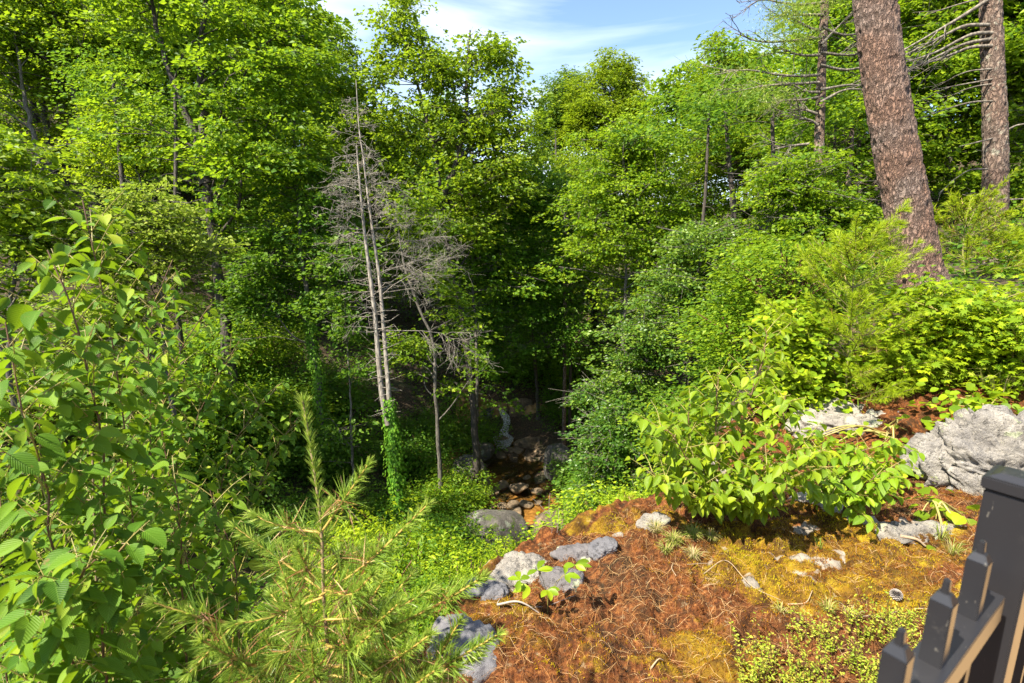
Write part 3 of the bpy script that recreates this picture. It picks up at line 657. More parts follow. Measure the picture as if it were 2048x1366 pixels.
leaves(g, c + o * (.09 + np.abs(R.randn(n)) * .15 * lump)[:, None], o * .5 + np.array([0, 0, -1]), o + R.randn(n, 3) * .4, .09, .08, QUAD, 0, R.rand(n), smooth=False)
obj('ivy', shift(g, root), LEAF['ivy'], sn)
# --- centre
tree('tulip_tree', 'tallest tree in the middle, open yellow-green crown against the sky',
     [[(950, 880), (935, 700), (900, 520), (880, 380), (868, 290), (835, 170), (800, 60)], [(885, 400, 18, 0), (925, 280, 18), (935, 150, 18), (940, 60, 18)]], 18, .15,
     [(800, 60, 55, 60, 0, 1.0), (830, 150, 80, 70, 0, .9), (930, 130, 85, 75, 0, .9), (1000, 130, 38, 50, 0, .8), (1030, 190, 38, 28, 0, .8), (930, 250, 130, 90), (790, 260, 90, 80), (850, 360, 110, 80), (1000, 350, 90, 80), (740, 300, 60, 80),
      (900, 460, 80, 60), (985, 240, 70, 60), (730, 190, 45, 40, 0, .6)], n=235, per=215, leaf=.16, mat='tulip', seed=20, bark='dark', rad_h=.52, rad_v=.36, tilt=.9, nprim=24)
tree('slender_tree', 'slender grey trunk right of the dead snag with airy pale foliage', [[(872, 790), (865, 680), (830, 600), (806, 520), (790, 400)]], 16, .085,
     [(850, 560, 70, 50), (880, 640, 70, 60), (830, 690, 55, 60), (900, 720, 70, 60), (840, 450, 70, 70)], n=60, per=260, leaf=.11, mat='tulip', seed=21, rad_h=.42, tb=.4, nprim=4)
tree('slender_tree', 'straight slim trunk standing close left of the waterfall', [[(951, 900), (955, 800), (950, 640), (940, 480), (935, 400)]], 19, .09,
     [(960, 800, 50, 40), (1000, 560, 70, 70), (960, 480, 80, 60), (910, 540, 50, 50)], n=70, per=280, leaf=.12, mat='maple', seed=22, rad_h=.5, tb=.35, nprim=4)
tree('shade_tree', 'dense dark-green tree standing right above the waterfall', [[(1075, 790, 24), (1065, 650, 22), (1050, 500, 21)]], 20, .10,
     [(1020, 620, 90, 80), (1060, 520, 90, 80), (1000, 710, 80, 45), (1090, 690, 70, 50), (1050, 400, 90, 80), (1010, 460, 60, 60), (1110, 610, 50, 60)], n=150, per=330, leaf=.12, mat='dark', seed=23, rad_h=.55)
HK = dict(mat='hemlock', bark='dark', rad_h=.60, rad_v=.55, wratio=.34, leaf=.17, per=560, lift=.1, cat='conifer', tilt=1.0)
tree('hemlock_tree', 'yellowish hemlock with a pointed double top on the centre-right skyline', [[(1190, 600), (1200, 400), (1210, 112)]], 27, .2,
     [(1212, 125, 14, 22), (1252, 140, 16, 22), (1205, 165, 42, 30), (1245, 180, 42, 35), (1190, 215, 60, 35), (1250, 235, 48, 45), (1200, 270, 75, 40), (1160, 225, 30, 30), (1280, 290, 40, 40)], n=170, seed=30, tb=.6, **HK)
HK['mat'] = 'darkhem'
tree('hemlock_tree', 'narrow green hemlock left of the yellowish one on the skyline', [[(1130, 600), (1120, 400), (1135, 160)]], 28, .16,
     [(1140, 155, 10, 18), (1118, 190, 14, 30), (1142, 195, 24, 32), (1112, 240, 22, 35), (1135, 260, 40, 35), (1105, 310, 30, 40), (1085, 260, 10, 30)], n=85, seed=31, tb=.6, **HK)
HK['mat'] = 'hemlock'
tree('hemlock_tree', 'yellow-green feathery conifer below the skyline hemlocks', [[(1130, 700), (1120, 500), (1110, 260)]], 25, .14,
     [(1120, 330, 40, 50), (1080, 380, 35, 40), (1160, 350, 50, 50), (1110, 430, 60, 50)], n=80, seed=32, tb=.5, **HK)
tree('understory_maple', 'broad light-green maple in the middle right below the hemlocks', [[(1240, 800), (1250, 600), (1250, 420)]], 17, .11,
     [(1240, 300, 120, 70), (1310, 360, 110, 90), (1200, 400, 100, 80), (1330, 480, 110, 90), (1230, 500, 100, 80), (1280, 590, 90, 70)], n=180, per=380, leaf=.10, mat='maple', seed=24, rad_h=.5, tb=.62, nprim=18)
tree('beech_tree', 'sunlit layered beech spreading over the stream, right of centre', [[(1350, 900), (1380, 700), (1400, 520)]], 12.5, .09,
     [(1420, 480, 110, 80), (1470, 600, 90, 90), (1370, 600, 100, 80), (1300, 680, 90, 60), (1420, 720, 110, 80), (1260, 740, 70, 50), (1350, 800, 100, 60), (1480, 740, 60, 80)], n=210, per=480, leaf=.074, mat='beech', seed=25, rad_h=.42, rad_v=.17, tb=.5, nprim=20)
tree('beech_tree', 'low beech boughs hanging over the right bank of the stream', [[(1320, 1000), (1290, 900), (1260, 820)]], 12, .06,
     [(1250, 850, 75, 60), (1215, 900, 60, 55), (1290, 920, 90, 60), (1210, 990, 50, 45), (1250, 1000, 70, 45), (1190, 790, 50, 40, 1.5)], n=115, per=430, leaf=.070, mat='beech', seed=26, rad_h=.36, rad_v=.16, tb=.35)
tree('sapling_maple', 'bright maple left of the bare-branched pine on the right', [[(1590, 760), (1600, 560), (1600, 420)]], 11, .07,
     [(1600, 430, 100, 70), (1540, 520, 80, 80), (1660, 500, 80, 70), (1590, 350, 80, 50), (1560, 620, 90, 50), (1700, 440, 60, 60)], n=160, per=430, leaf=.072, mat='maple', seed=27, rad_h=.36, rad_v=.16, tb=.6, nprim=14)
tree('hemlock_tree', 'loose-boughed hemlock on the skyline left of the bare-branched pine', [[(1465, 620), (1465, 400), (1435, 70)]], 21, .14,
     [(1435, 80, 16, 14), (1440, 120, 30, 30), (1480, 130, 40, 30), (1420, 190, 60, 35), (1490, 210, 60, 45), (1450, 290, 70, 50), (1540, 280, 50, 50)], n=110, seed=33, tb=.55, **HK)
tree('skyline_oak', 'rounded green crown on the skyline between the hemlock peak and the pines', [[(1360, 560), (1365, 350), (1370, 200)]], 24, .14,
     [(1350, 180, 70, 50), (1410, 190, 70, 60), (1320, 260, 80, 60), (1400, 280, 80, 60), (1470, 170, 40, 50), (1520, 260, 60, 70)], n=120, per=300, leaf=.15, mat='maple', seed=28, rad_h=.7, tb=.5)
hemlock('hemlock_tree', 'dark thin hemlock behind the beech, trunk showing through', [(1550, 560), (1548, 400), (1545, 170)], 19, .12, 1.9, .4, 180, mat='hemlock', seed=34, per=180, leaf=.10, z0=.35)
# --- right wall of trees
for i, (px, py, d, bl, lab, mt) in enumerate([
    (1900, 420, 14, [(1880, 120, 110, 100), (1920, 260, 100, 90), (1850, 330, 90, 70), (1930, 380, 80, 50), (1870, 0, 110, 70)], 'leafy tree filling the gap between the two right pines', 'maple'),
    (2080, 420, 13, [(2050, 100, 80, 110), (2060, 260, 70, 90), (2040, 380, 60, 60), (2060, -20, 80, 70)], 'leafy tree at the right edge beyond the lichened pine', 'maple'),
    (1700, 460, 17, [(1700, 120, 70, 110), (1700, 260, 80, 80), (1620, 260, 60, 60), (1720, 380, 80, 50), (1680, 10, 60, 70)], 'leafy tree seen behind the leaning pine trunk', 'maple')]):
    tree('broadleaf_tree', lab, [[(px, py), (px - 5, py - 150), (px - 10, py - 330)]], d, .13, bl, n=170, per=330, leaf=.12, mat=mt, seed=40 + i, rad_h=.5, rad_v=.2, tb=.55, nprim=16, bark='dark')

def pine_trunk(name, label, pts, d, r0, r1, bark, seed, rings=260, k=64):
    p = np.array([P(q[0], q[1], d + (q[2] if len(q) > 2 else 0)) for q in pts]); p = to_ground(p) if True else p
    pa = smooth_path(p, rings); root = pa[0].copy(); L = np.linalg.norm(pa[-1] - pa[0]); t = np.linspace(0, 1, rings)
    rr = r0 + (r1 - r0) * t; rr += r0 * .22 * np.exp(-t * L / .22)
    g = Geo(); T = nrm(np.gradient(pa, axis=0)); A = nrm(np.cross(T, [0, 1., 0])); B = np.cross(T, A); th = np.linspace(0, 2 * np.pi, k, endpoint=False)
    dirs = A[:, None] * np.cos(th)[None, :, None] + B[:, None] * np.sin(th)[None, :, None]
    q = np.stack([np.cos(th)[None] * rr[:, None] + 0 * t[:, None], np.sin(th)[None] * rr[:, None] + 0 * t[:, None], (t * L * .33)[:, None] + 0 * th[None]], -1)
    pl = ridged(q * 22, 3, seed) ; disp = .019 * np.clip(-pl, -1.2, .5) + .008 * fbm(q * 40, 3, seed + 3)
    V = (pa[:, None] + dirs * (rr[:, None] - disp * 1.0)[..., None]).reshape(-1, 3)
    i = np.arange(rings - 1)[:, None] * k; j = np.arange(k)[None]; j2 = (j + 1) % k
    g.add(V, np.stack([i + j, i + j2, i + k + j2, i + k + j], -1).reshape(-1, 4))
    Tt = thing(name, root, label, 'pine tree'); obj('trunk', shift(g, root), BARK[bark], Tt)
    return Tt, pa, root
# high pine crowns stand above the frame; a few boughs keep the trees whole
def pine_top(Tt, root, top, R, spread=2.2, h=3.0, n=60):
    g = Geo(); gl = Geo(); p = smooth_path([top, top + np.array([0, 0, h])], 8); tube(g, p, np.linspace(.14, .03, 8), 8)
    c, o, ln = conifer_clumps(p, spread, .6, n, R, 0.1); tip = c + o * ln[:, None] + np.array([0, 0, .25]); sticks(g, c, tip, .025, .008, k=4)
    m = 60; idx = np.repeat(np.arange(n), m); u = R.uniform(.3, 1, n * m); pos = c[idx] + (tip - c)[idx] * u[:, None] + R.randn(n * m, 3) * .12
    leaves(gl, pos, o[idx] + R.randn(n * m, 3) * .8, R.randn(n * m, 3) + [0, 0, 1], .14, .02, QUAD, 0, R.rand(n * m), smooth=False)
    obj('limbs', shift(g, root), BARK['redpine'], Tt); obj('crown', shift(gl, root), LEAF['pine'], Tt)
T1, pa, root = pine_trunk('leaning_pine', 'thick rough-barked pine trunk leaning to the left, upper right', [(1845, 580), (1815, 420), (1785, 260), (1762, 110), (1747, -20), (1735, -160)], 7.0, .250, .222, 'pine', 1, 420, 110)
pine_top(T1, root, pa[-1], RS(4), 1.6, 3)
T2, pb, root2 = pine_trunk('lichened_pine', 'upright pine trunk crusted with pale lichen at the right edge', [(1985, 530), (1990, 400), (1990, 250), (1984, 100), (1980, -40), (1976, -200)], 9.5, .185, .125, 'redpine', 8, 340, 72)
pine_top(T2, root2, pb[-1], RS(5), 1.8, 3)
R = RS(12)
def limb(g, pts, r0, r1, R, sub=0, d=9.0, dens=1.):
    p = smooth_path([P(q[0], q[1], q[2] if len(q) > 2 else d) for q in pts], 14); tube(g, p, np.linspace(r0, r1, 14), 7, 0, .1, int(pts[0][0]))
    A, B, ra = [], [], []
    for _ in range(sub):
        i = R.randint(4, 13); dead_branch(A, B, ra, p[i], nrm(p[13] - p[0]) * .8 + R.randn(3) * .4, R.uniform(.3, .8), r1 * 1.1, R, 1, 0, dens)
    if A: ra = np.array(ra); sticks(g, A, B, np.maximum(ra[:, 0], .004), np.maximum(ra[:, 1], .003), k=4)
limbs2 = [[(1978, 50), (1930, 52), (1880, 75), (1800, 115)], [(1985, 66), (1940, 70), (1870, 105), (1800, 128)], [(1985, 78), (1930, 88), (1870, 115), (1812, 145)],
          [(1975, 0), (1920, 35), (1860, 70), (1790, 110)], [(1983, 92), (1940, 95), (1900, 110), (1840, 130)], [(1985, 138), (1940, 142), (1908, 153)], [(1987, 158), (1930, 168), (1865, 180)],
          [(1987, 168), (1955, 172), (1920, 182)], [(1990, 202), (1930, 207), (1830, 240)], [(1992, 275), (1960, 283), (1918, 293)], [(2000, 385), (1960, 388), (1948, 395), (1946, 410)],
          [(1975, 338), (1940, 340), (1915, 354)], [(2010, 262), (2035, 250), (2060, 246)], [(2010, 400), (2040, 398), (2065, 396)], [(1990, -10), (1930, 5), (1850, 30)]]
for i, q in enumerate(limbs2):
    g = Geo(); limb(g, q, .036 if i < 5 else .018, .010 if i < 5 else .006, R, sub=5 if i < 5 else 1, d=9.4); obj('dead_branch', shift(g, root2), BARK['deadlimb'], T2)
# bare-branched pine (1640)
p = to_ground(np.array([P(1632, 600, 12), P(1635, 420, 12), P(1640, 240, 12), P(1645, 100, 12), P(1650, 0, 12), P(1655, -120, 12)])); pc = smooth_path(p, 60); g = Geo(); root3 = pc[0].copy()
tube(g, pc, np.linspace(.13, .075, 60), 16, 0, .08, 5); T3 = thing('bare_branched_pine', root3, 'slim pine with long bare grey limbs and sparse foliage at the top right', 'pine tree'); obj('trunk', shift(g, root3), BARK['redpine'], T3)
limbs3 = [[(1648, 5), (1600, 10), (1560, 5), (1500, -8)], [(1646, 30), (1600, 30), (1545, 33)], [(1640, 60), (1625, 58), (1590, 40), (1560, 28)], [(1643, 75), (1580, 82), (1520, 83), (1470, 66)],
          [(1640, 110), (1600, 110), (1560, 95)], [(1640, 105), (1700, 110), (1760, 100)], [(1640, 150), (1600, 152), (1560, 150), (1490, 140), (1430, 150)], [(1638, 165), (1590, 168), (1530, 172), (1440, 190)],
          [(1638, 185), (1610, 182), (1580, 165)], [(1636, 195), (1600, 200), (1560, 200)], [(1634, 228), (1610, 220), (1582, 220)], [(1636, 250), (1620, 240), (1600, 237)], [(1642, 90), (1670, 60), (1700, 30)],
          [(1640, 130), (1690, 140), (1740, 135), (1800, 160)], [(1640, 180), (1700, 170), (1760, 175)], [(1618, 288), (1580, 292), (1550, 298)], [(1645, 55), (1690, 70), (1750, 60)], [(1640, 205), (1690, 180), (1740, 180)]]
for i, q in enumerate(limbs3):
    g = Geo(); limb(g, q, .035, .011, R, sub=7, d=11.8, dens=1.5); obj('dead_branch', shift(g, root3), BARK['deadlimb'], T3)
gl = Geo(); R = RS(44)
C = sample_blobs([(1580, 30, 60, 50), (1640, -30, 120, 50), (1560, 70, 35, 30), (1620, 80, 40, 20), (1540, 190, 50, 25), (1480, 170, 60, 20), (1700, -40, 60, 40)], 11.5, 55, R)
m = 150; idx = np.repeat(np.arange(len(C)), m); pos = C[idx] + R.randn(len(idx), 3) * [.22, .22, .12]
leaves(gl, pos, R.randn(len(idx), 3) + [0, 0, .2], R.randn(len(idx), 3), .10, .013, QUAD, 0, R.rand(len(idx)), smooth=False)
obj('foliage', shift(gl, root3), LEAF['pine'], T3)
# slender dark trunks in the wood on the right
g = Geo()
for i, (pts, r, d, lab) in enumerate([([(1682, 500), (1690, 420), (1700, 330), (1705, 250)], .09, 13, 'reddish pine trunk between the bare-branched pine and the leaning pine'), ([(1757, 478), (1758, 420), (1752, 330), (1748, 200)], .10, 15, 'dark trunk just left of the leaning pine foot'),
     ([(1725, 470), (1722, 400), (1718, 300), (1715, 180)], .09, 16, 'dark trunk in shade farther left of the leaning pine foot'), ([(1130, 640), (1128, 560), (1130, 470), (1132, 380)], .09, 20, 'thin reddish conifer trunk in the shade behind the waterfall trees'),
     ([(1142, 650), (1140, 560), (1138, 480), (1136, 400)], .07, 20.5, 'thinner trunk paired beside the reddish conifer trunk'),
     ([(1468, 440), (1462, 370), (1456, 300), (1450, 210)], .10, 15.5, 'dark trunk below the loose-boughed skyline hemlock'), ([(1408, 420), (1412, 350), (1416, 280), (1418, 220)], .07, 15, 'thin dark trunk left of the skyline hemlock trunk'), ([(1552, 420), (1548, 340), (1545, 260), (1546, 190)], .08, 13, 'slim dark trunk just left of the bare-branched pine'),
     ([(250, 470), (246, 380), (238, 290), (226, 150)], .11, 19, 'dark trunk on the left slope beneath yellow-green boughs'), ([(345, 520), (350, 420), (352, 300), (350, 180)], .09, 16, 'slim dark trunk left of the big two-stemmed tree'), ([(1660, 430), (1664, 370), (1668, 310), (1672, 240)], .07, 14, 'thin dark trunk between the two right-hand pines far back')]):
    p = to_ground(np.array([P(*q, d) for q in pts])); pa = smooth_path(p, 20); g = Geo(); tube(g, pa, np.linspace(r, r * .5, 20), 10, 0, .1, i); rt = pa[0].copy(); R = RS(200 + i)
    dead_parts(g, pa, .35, .98, 16, lambda t: .9, R, .012, dens=.5, updir=.05)
    Tn = thing('slim_trunk_tree', rt, lab, 'tree'); obj('trunk', shift(g, rt), BARK['redpine' if i in (0, 3) else 'dark'], Tn);
    gl = Geo(); C = pa[-1] + R.randn(14, 3) * [1.0, .8, .6]; clump_leaves(gl, C, nrm(C - pa[-1]), 160, .5, .25, .11, .07, R); obj('crown', shift(gl, rt), LEAF['dark' if i > 2 else 'maple'], Tn)

# --- background wood: four shared tree meshes set out over the far slopes
def generic(seed, mat, hgt, wid, n, per, leaf):
    R = RS(seed); g = Geo(); pa = smooth_path([(0, 0, -.5), (R.randn() * .2, 0, hgt * .4), (R.randn() * .5, R.randn() * .3, hgt * .92)], 16); rr = np.linspace(.2, .04, 16); tube(g, pa, rr, 8, 0, .1, seed)
    q = nrm(R.randn(n, 3)) * (R.rand(n, 1) ** .45); C = q * np.array([wid, wid, hgt * .42]) + [0, 0, hgt * .58]; C[:, :2] *= (1.1 - .5 * np.clip(C[:, 2:3] / hgt, 0, 1)); limbs_to(g, pa, C, rr, R, nprim=9, k=5)
    gl = Geo(); clump_leaves(gl, C, nrm(C - [0, 0, hgt * .5]), per, .75, .34, leaf, leaf * .72, R, tb=.5)
    return g.mesh('wood_trunk', [BARK['dark']]), gl.mesh('wood_crown', [LEAF[mat]])
GEN = [generic(1, 'maple', 15, 3.3, 130, 260, .17), generic(2, 'yellow', 12, 3.0, 110, 260, .16), generic(3, 'dark', 14, 3.2, 130, 260, .16), generic(4, 'tulip', 17, 3.4, 140, 250, .18)]
KIND = ['mid green', 'yellow-green', 'dark green', 'olive green']
R = RS(909)
spots = []
for (px, d, k, s) in [(20, 34, 0, 1.05), (150, 30, 1, .9), (260, 33, 0, 1.1), (370, 28, 2, .9), (480, 32, 0, 1.1), (590, 30, 3, .95), (680, 34, 2, .8), (760, 27, 3, .75), (850, 31, 0, .8), (950, 28, 2, .8), (1040, 33, 0, .72), (1100, 25, 2, .72),
                      (1180, 31, 1, .6), (1290, 24, 0, .68), (1380, 30, 1, .7), (1470, 26, 0, .68), (1560, 30, 1, .7), (1640, 23, 0, .8), (1720, 28, 1, .85), (1800, 22, 0, .85), (1880, 26, 1, .9), (1960, 21, 0, .9), (2060, 24, 0, 1.0), (2140, 20, 2, 1.),
                      (-40, 40, 2, 1.2), (330, 44, 0, 1.2), (600, 46, 0, 1.0), (900, 44, 0, .9), (1200, 42, 0, .72), (1450, 44, 0, .8), (1700, 40, 0, .95), (1950, 38, 0, 1.1), (130, 46, 0, 1.2), (2120, 36, 0, 1.2), (60, 27, 0, .8), (230, 27, 1, .7), (330, 25, 0, .65), (520, 26, 2, .7), (640, 25, 0, .65), (90, 38, 0, 1.1), (420, 38, 3, 1.1), (700, 42, 0, .9)]:
    u = (px - 1024) / 1024; spots.append((u * d, d * .98, k, s))
zones_ = [(-.65, 'on the far left slope'), (-.30, 'behind the big two-stemmed tree'), (-.02, 'behind the dead snag and the tallest tree'), (.30, 'behind the skyline hemlocks'), (.62, 'behind the bare-branched pine'), (9, 'behind the right-hand pines')]
cnt = {}
for x, y, k, s in spots:
    rt = thing('wood_tree', (x, y, h1(x, y) - .1), '', 'tree', 'trees of the wood on the far slopes'); rt.rotation_euler = (0, 0, R.uniform(0, 6.28)); rt.scale = (s, s, s * R.uniform(.92, 1.08))
    obj('trunk', GEN[k][0], None, rt); obj('crown', GEN[k][1], None, rt)
    zn = next(t for lim, t in zones_ if x / y < lim); rt['label'] = f"{KIND[k]} {'nearer' if y < 30 else 'farther'} tree of the dense wood {zn}"

# --- bushes clothing the ravine
def bush_mesh(seed, mat, n, per, leaf, tmpl=QUAD, w=.6, hh=.9, stemc=7):
    R = RS(seed); g = Geo(); gl = Geo(); A, B = [], []
    q = nrm(R.randn(n, 3)) * (R.rand(n, 1) ** .4); C = q * np.array([.9, .9, hh * .55]) + [0, 0, hh * .6]; C[:, 2] = np.abs(C[:, 2])
    for c in C:
        b = R.randn(3) * [.12, .12, 0]; m = b * .5 + c * .5 + [0, 0, .08]; A += [b, m]; B += [m, c]
    sticks(g, A, B, .012, .006, k=4); clump_leaves(gl, C, nrm(C - [0, 0, .2]), per, .26, .16, leaf, leaf * w, R, tmpl=tmpl, tilt=.6)
    return g.mesh('bush_stems', [STEM]), gl.mesh('bush_leaves', [LEAF[mat]])
BUSH = [bush_mesh(11, 'maple', 60, 115, .062), bush_mesh(12, 'dark', 60, 115, .066), bush_mesh(13, 'limegreen', 44, 90, .062, OVAL, .45), bush_mesh(14, 'pale', 50, 110, .055)]
def bush(px, py, d, k, s, label, sz=1.0, ground=True, name='shrub'):
    p = P(px, py, d)
    z = h1(p[0], p[1]) - .05 if ground else p[2]
    rt = thing(name, (p[0], p[1], z), label, 'shrub', 'shrubs on the ravine sides'); rt.rotation_euler = (0, 0, px * .37); rt.scale = (s, s, s * sz)
    obj('stems', BUSH[k][0], None, rt); obj('leaves', BUSH[k][1], None, rt); return rt
R = RS(31)
bl = [(700, 960, 13.5, 1, 1.3, 'dark shrub left of the snag foot'), (790, 900, 15, 0, 1.4, 'leafy shrub right of the ivy-wrapped snag foot'), (860, 880, 15.5, 0, 1.5, 'rounded shrub beneath the slender trunk'), (905, 840, 17, 0, 1.4, 'shrub under the pale airy tree'),
      (850, 960, 13.5, 1, 1.4, 'shaded shrub above the bright saplings'), (730, 880, 15, 1, 1.3, 'dark shrub between ivy tree and snag'), (600, 930, 13, 1, 1.2, 'shaded shrub at the ivy tree foot'), (660, 1000, 11, 1, 1.3, 'dark shrub behind the tip of the pine sapling'),
      (945, 790, 22, 1, 1.4, 'dark shrub overhanging the waterfall on the left'), (1020, 760, 27, 1, 1.6, 'dark shrub overhanging the waterfall top'), (1150, 790, 23, 1, 1.6, 'shaded shrub on the bank right of the waterfall'), (1185, 860, 18, 1, 1.4, 'shrub on the right stream bank'),
      (1200, 930, 15, 1, 1.1, 'low shrub beside the right edge of the pool'), (1200, 1010, 13, 0, 1.1, 'shrub right of the flat stream boulder'), (1500, 860, 9, 0, 1.3, 'green shrub behind the birch bush'), (1560, 800, 8.5, 0, 1.3, 'shrub left of the young yellow pine'),
      (1430, 900, 9, 0, 1.3, 'shrub low behind the birch bush, left part'), (1350, 960, 8, 0, 1.2, 'shrub below the ledge behind the white rock'), (1450, 780, 11, 1, 1.6, 'shaded shrub at the beech foot'), (1530, 700, 11, 0, 1.6, 'leafy shrub left of the young yellow pine, upper'),
      (520, 860, 13, 1, 1.3, 'dark shrub behind the right shoots of the left birches'), (440, 800, 14, 1, 1.5, 'shrub at the foot of the grey left trunk'), (380, 760, 15, 3, 1.8, 'pale shrub in front of the grey left trunk'), (560, 800, 16, 1, 1.2, 'small dark shrub left of the ivy trunk'),
      (250, 820, 11, 3, 1.6, 'pale shrub glimpsed through the left birches'), (120, 800, 10, 3, 1.6, 'pale shrub behind the leftmost birch stems'), (30, 900, 8, 0, 1.4, 'green shrub behind the leftmost birch leaves'), (160, 980, 7, 0, 1.3, 'green shrub low behind the left birches'),
      (330, 960, 8, 0, 1.4, 'green shrub behind the pine sapling left boughs'), (450, 1000, 7.5, 0, 1.2, 'green shrub behind the pine sapling')]
bl += [(470, 740, 16, 0, 1.9, 'shrub just right of the grey left trunk'), (540, 700, 18, 1, 2.0, 'dark shrub on the slope between the grey trunk and the ivy trunk'), (500, 640, 20, 0, 2.3, 'shrub high on the slope behind the grey left trunk'), (560, 760, 17, 0, 1.7, 'shrub low between the grey trunk and the ivy trunk'),
       (400, 690, 15, 0, 1.9, 'leafy shrub left of the grey left trunk'), (430, 640, 18, 0, 2.2, 'shrub above and behind the grey left trunk'), (660, 700, 20, 1, 2.0, 'dark shrub on the slope right of the ivy trunk'), (660, 800, 17, 1, 1.5, 'dark shrub low right of the ivy trunk'), (60, 640, 13, 0, 2.0, 'bright shrub far left behind the birch tops'),
       (190, 640, 14, 3, 2.0, 'pale shrub far left behind the tallest birch'), (330, 660, 14, 0, 2.0, 'bright shrub behind the middle birch shoots'), (10, 760, 10, 0, 1.7, 'green shrub at the left edge behind the birches'), (830, 770, 19, 1, 1.7, 'dark shrub right behind the snag trunks'), (880, 760, 21, 1, 1.9, 'dark shrub on the far side left of the waterfall'), (1100, 740, 26, 1, 2.0, 'dark shrub above the sunlit bank'), (1180, 760, 24, 0, 2.0, 'green shrub up the right bank behind the beech')]
bl += [(700, 1010, 9, 0, 1.5, 'tall green shrub on the slope left of the yellow-green bushes'), (800, 1010, 10, 1, 1.5, 'dark shrub on the slope just below the snag foot'), (880, 1020, 9.5, 0, 1.3, 'green shrub on the slope beside the stream boulder'), (620, 1080, 7.5, 1, 1.3, 'dark shrub close behind the pine sapling stem'), (780, 1080, 8, 2, 1.4, 'lime-green shrub halfway down the slope'), (900, 1080, 7.5, 2, 1.0, 'lime-green shrub below the rim rocks'), (1080, 1110, 6.0, 1, .7, 'dark shrub right under the ledge rim')]
for a in bl: bush(*a)
# bright saplings just below the ledge
for a in [(740, 1110, 5.6, 2, .85, 'yellow-green leafy bush below the ledge behind the pine sapling shoots', 1.3), (845, 1110, 6.0, 0, .85, 'green leafy bush below the ledge beside the yellow-green ones', 1.3), (925, 1150, 4.6, 2, .55, 'low yellow-green bush touching the ledge rocks', 1.0), (1010, 1110, 5.4, 2, .42, 'small bright bush in front of the stream boulders', 1.25),
          (870, 1200, 4.2, 0, .5, 'green bush close behind the pine sapling', 1.0), (1240, 1010, 6.2, 2, .8, 'bright bush left of the birch bush, near the white rock', 1.0), (1330, 980, 5.6, 2, .7, 'bright bush tucked behind the birch bush', 1.0), (700, 1060, 7, 2, .8, 'bright bush behind the pine sapling tip', 1.2)]:
    b = bush(*a[:6], sz=a[6]); p = P(a[0], a[1], a[2]); gz = h1(p[0], p[1]); b.location.z = p[2] - .9 * a[4] * a[6]
    if b.location.z > gz + .1:
        R_ = RS(int(a[0])); gs_ = Geo(); L_ = b.location.z - gz
        for _ in range(6):
            f = R_.randn(2) * .12; tube(gs_, smooth_path([np.array([f[0] * 2, f[1] * 2, -L_ / a[4] / a[6] - .1]), np.array([f[0], f[1], -L_ * .4]), np.array([f[0] * .5, f[1] * .5, .4])], 8), np.linspace(.022, .010, 8), 5)
        obj('long_stems', gs_, STEM, b)
    else: b.location.z = gz

# undergrowth carpet on the slopes: uncountable
R = RS(63); g = Geo(); n = 110000
px = R.uniform(-200, 2200, n); dd = 6 + 32 * R.rand(n) ** .8; x = (px - 1024) / 1024 * dd; y = dd; z = H(x, y)
ok = (np.hypot(x - .4, y - 19) > 1) & ~((np.abs(x - .8) < 3.0) & (y > 13) & (y < 26)) & (fbm(xy0(x, y, .8), 3, 90) > -.15); x, y, z, dd = x[ok], y[ok], z[ok], dd[ok]; n = len(x)
pos = np.column_stack([x, y, z + R.rand(n) ** 2 * .6 + .05]); sc = .5 + dd / 40
leaves(g, pos, np.column_stack([R.randn(n, 2), R.uniform(-.6, .4, n)]), np.column_stack([R.randn(n, 2) * .5, np.ones(n)]), .14 * sc, .10 * sc, QUAD, 0, R.rand(n), smooth=False)
tag(obj('undergrowth', g, LEAF['dark']), 'low leafy undergrowth over the shaded ravine slopes', kind='stuff')

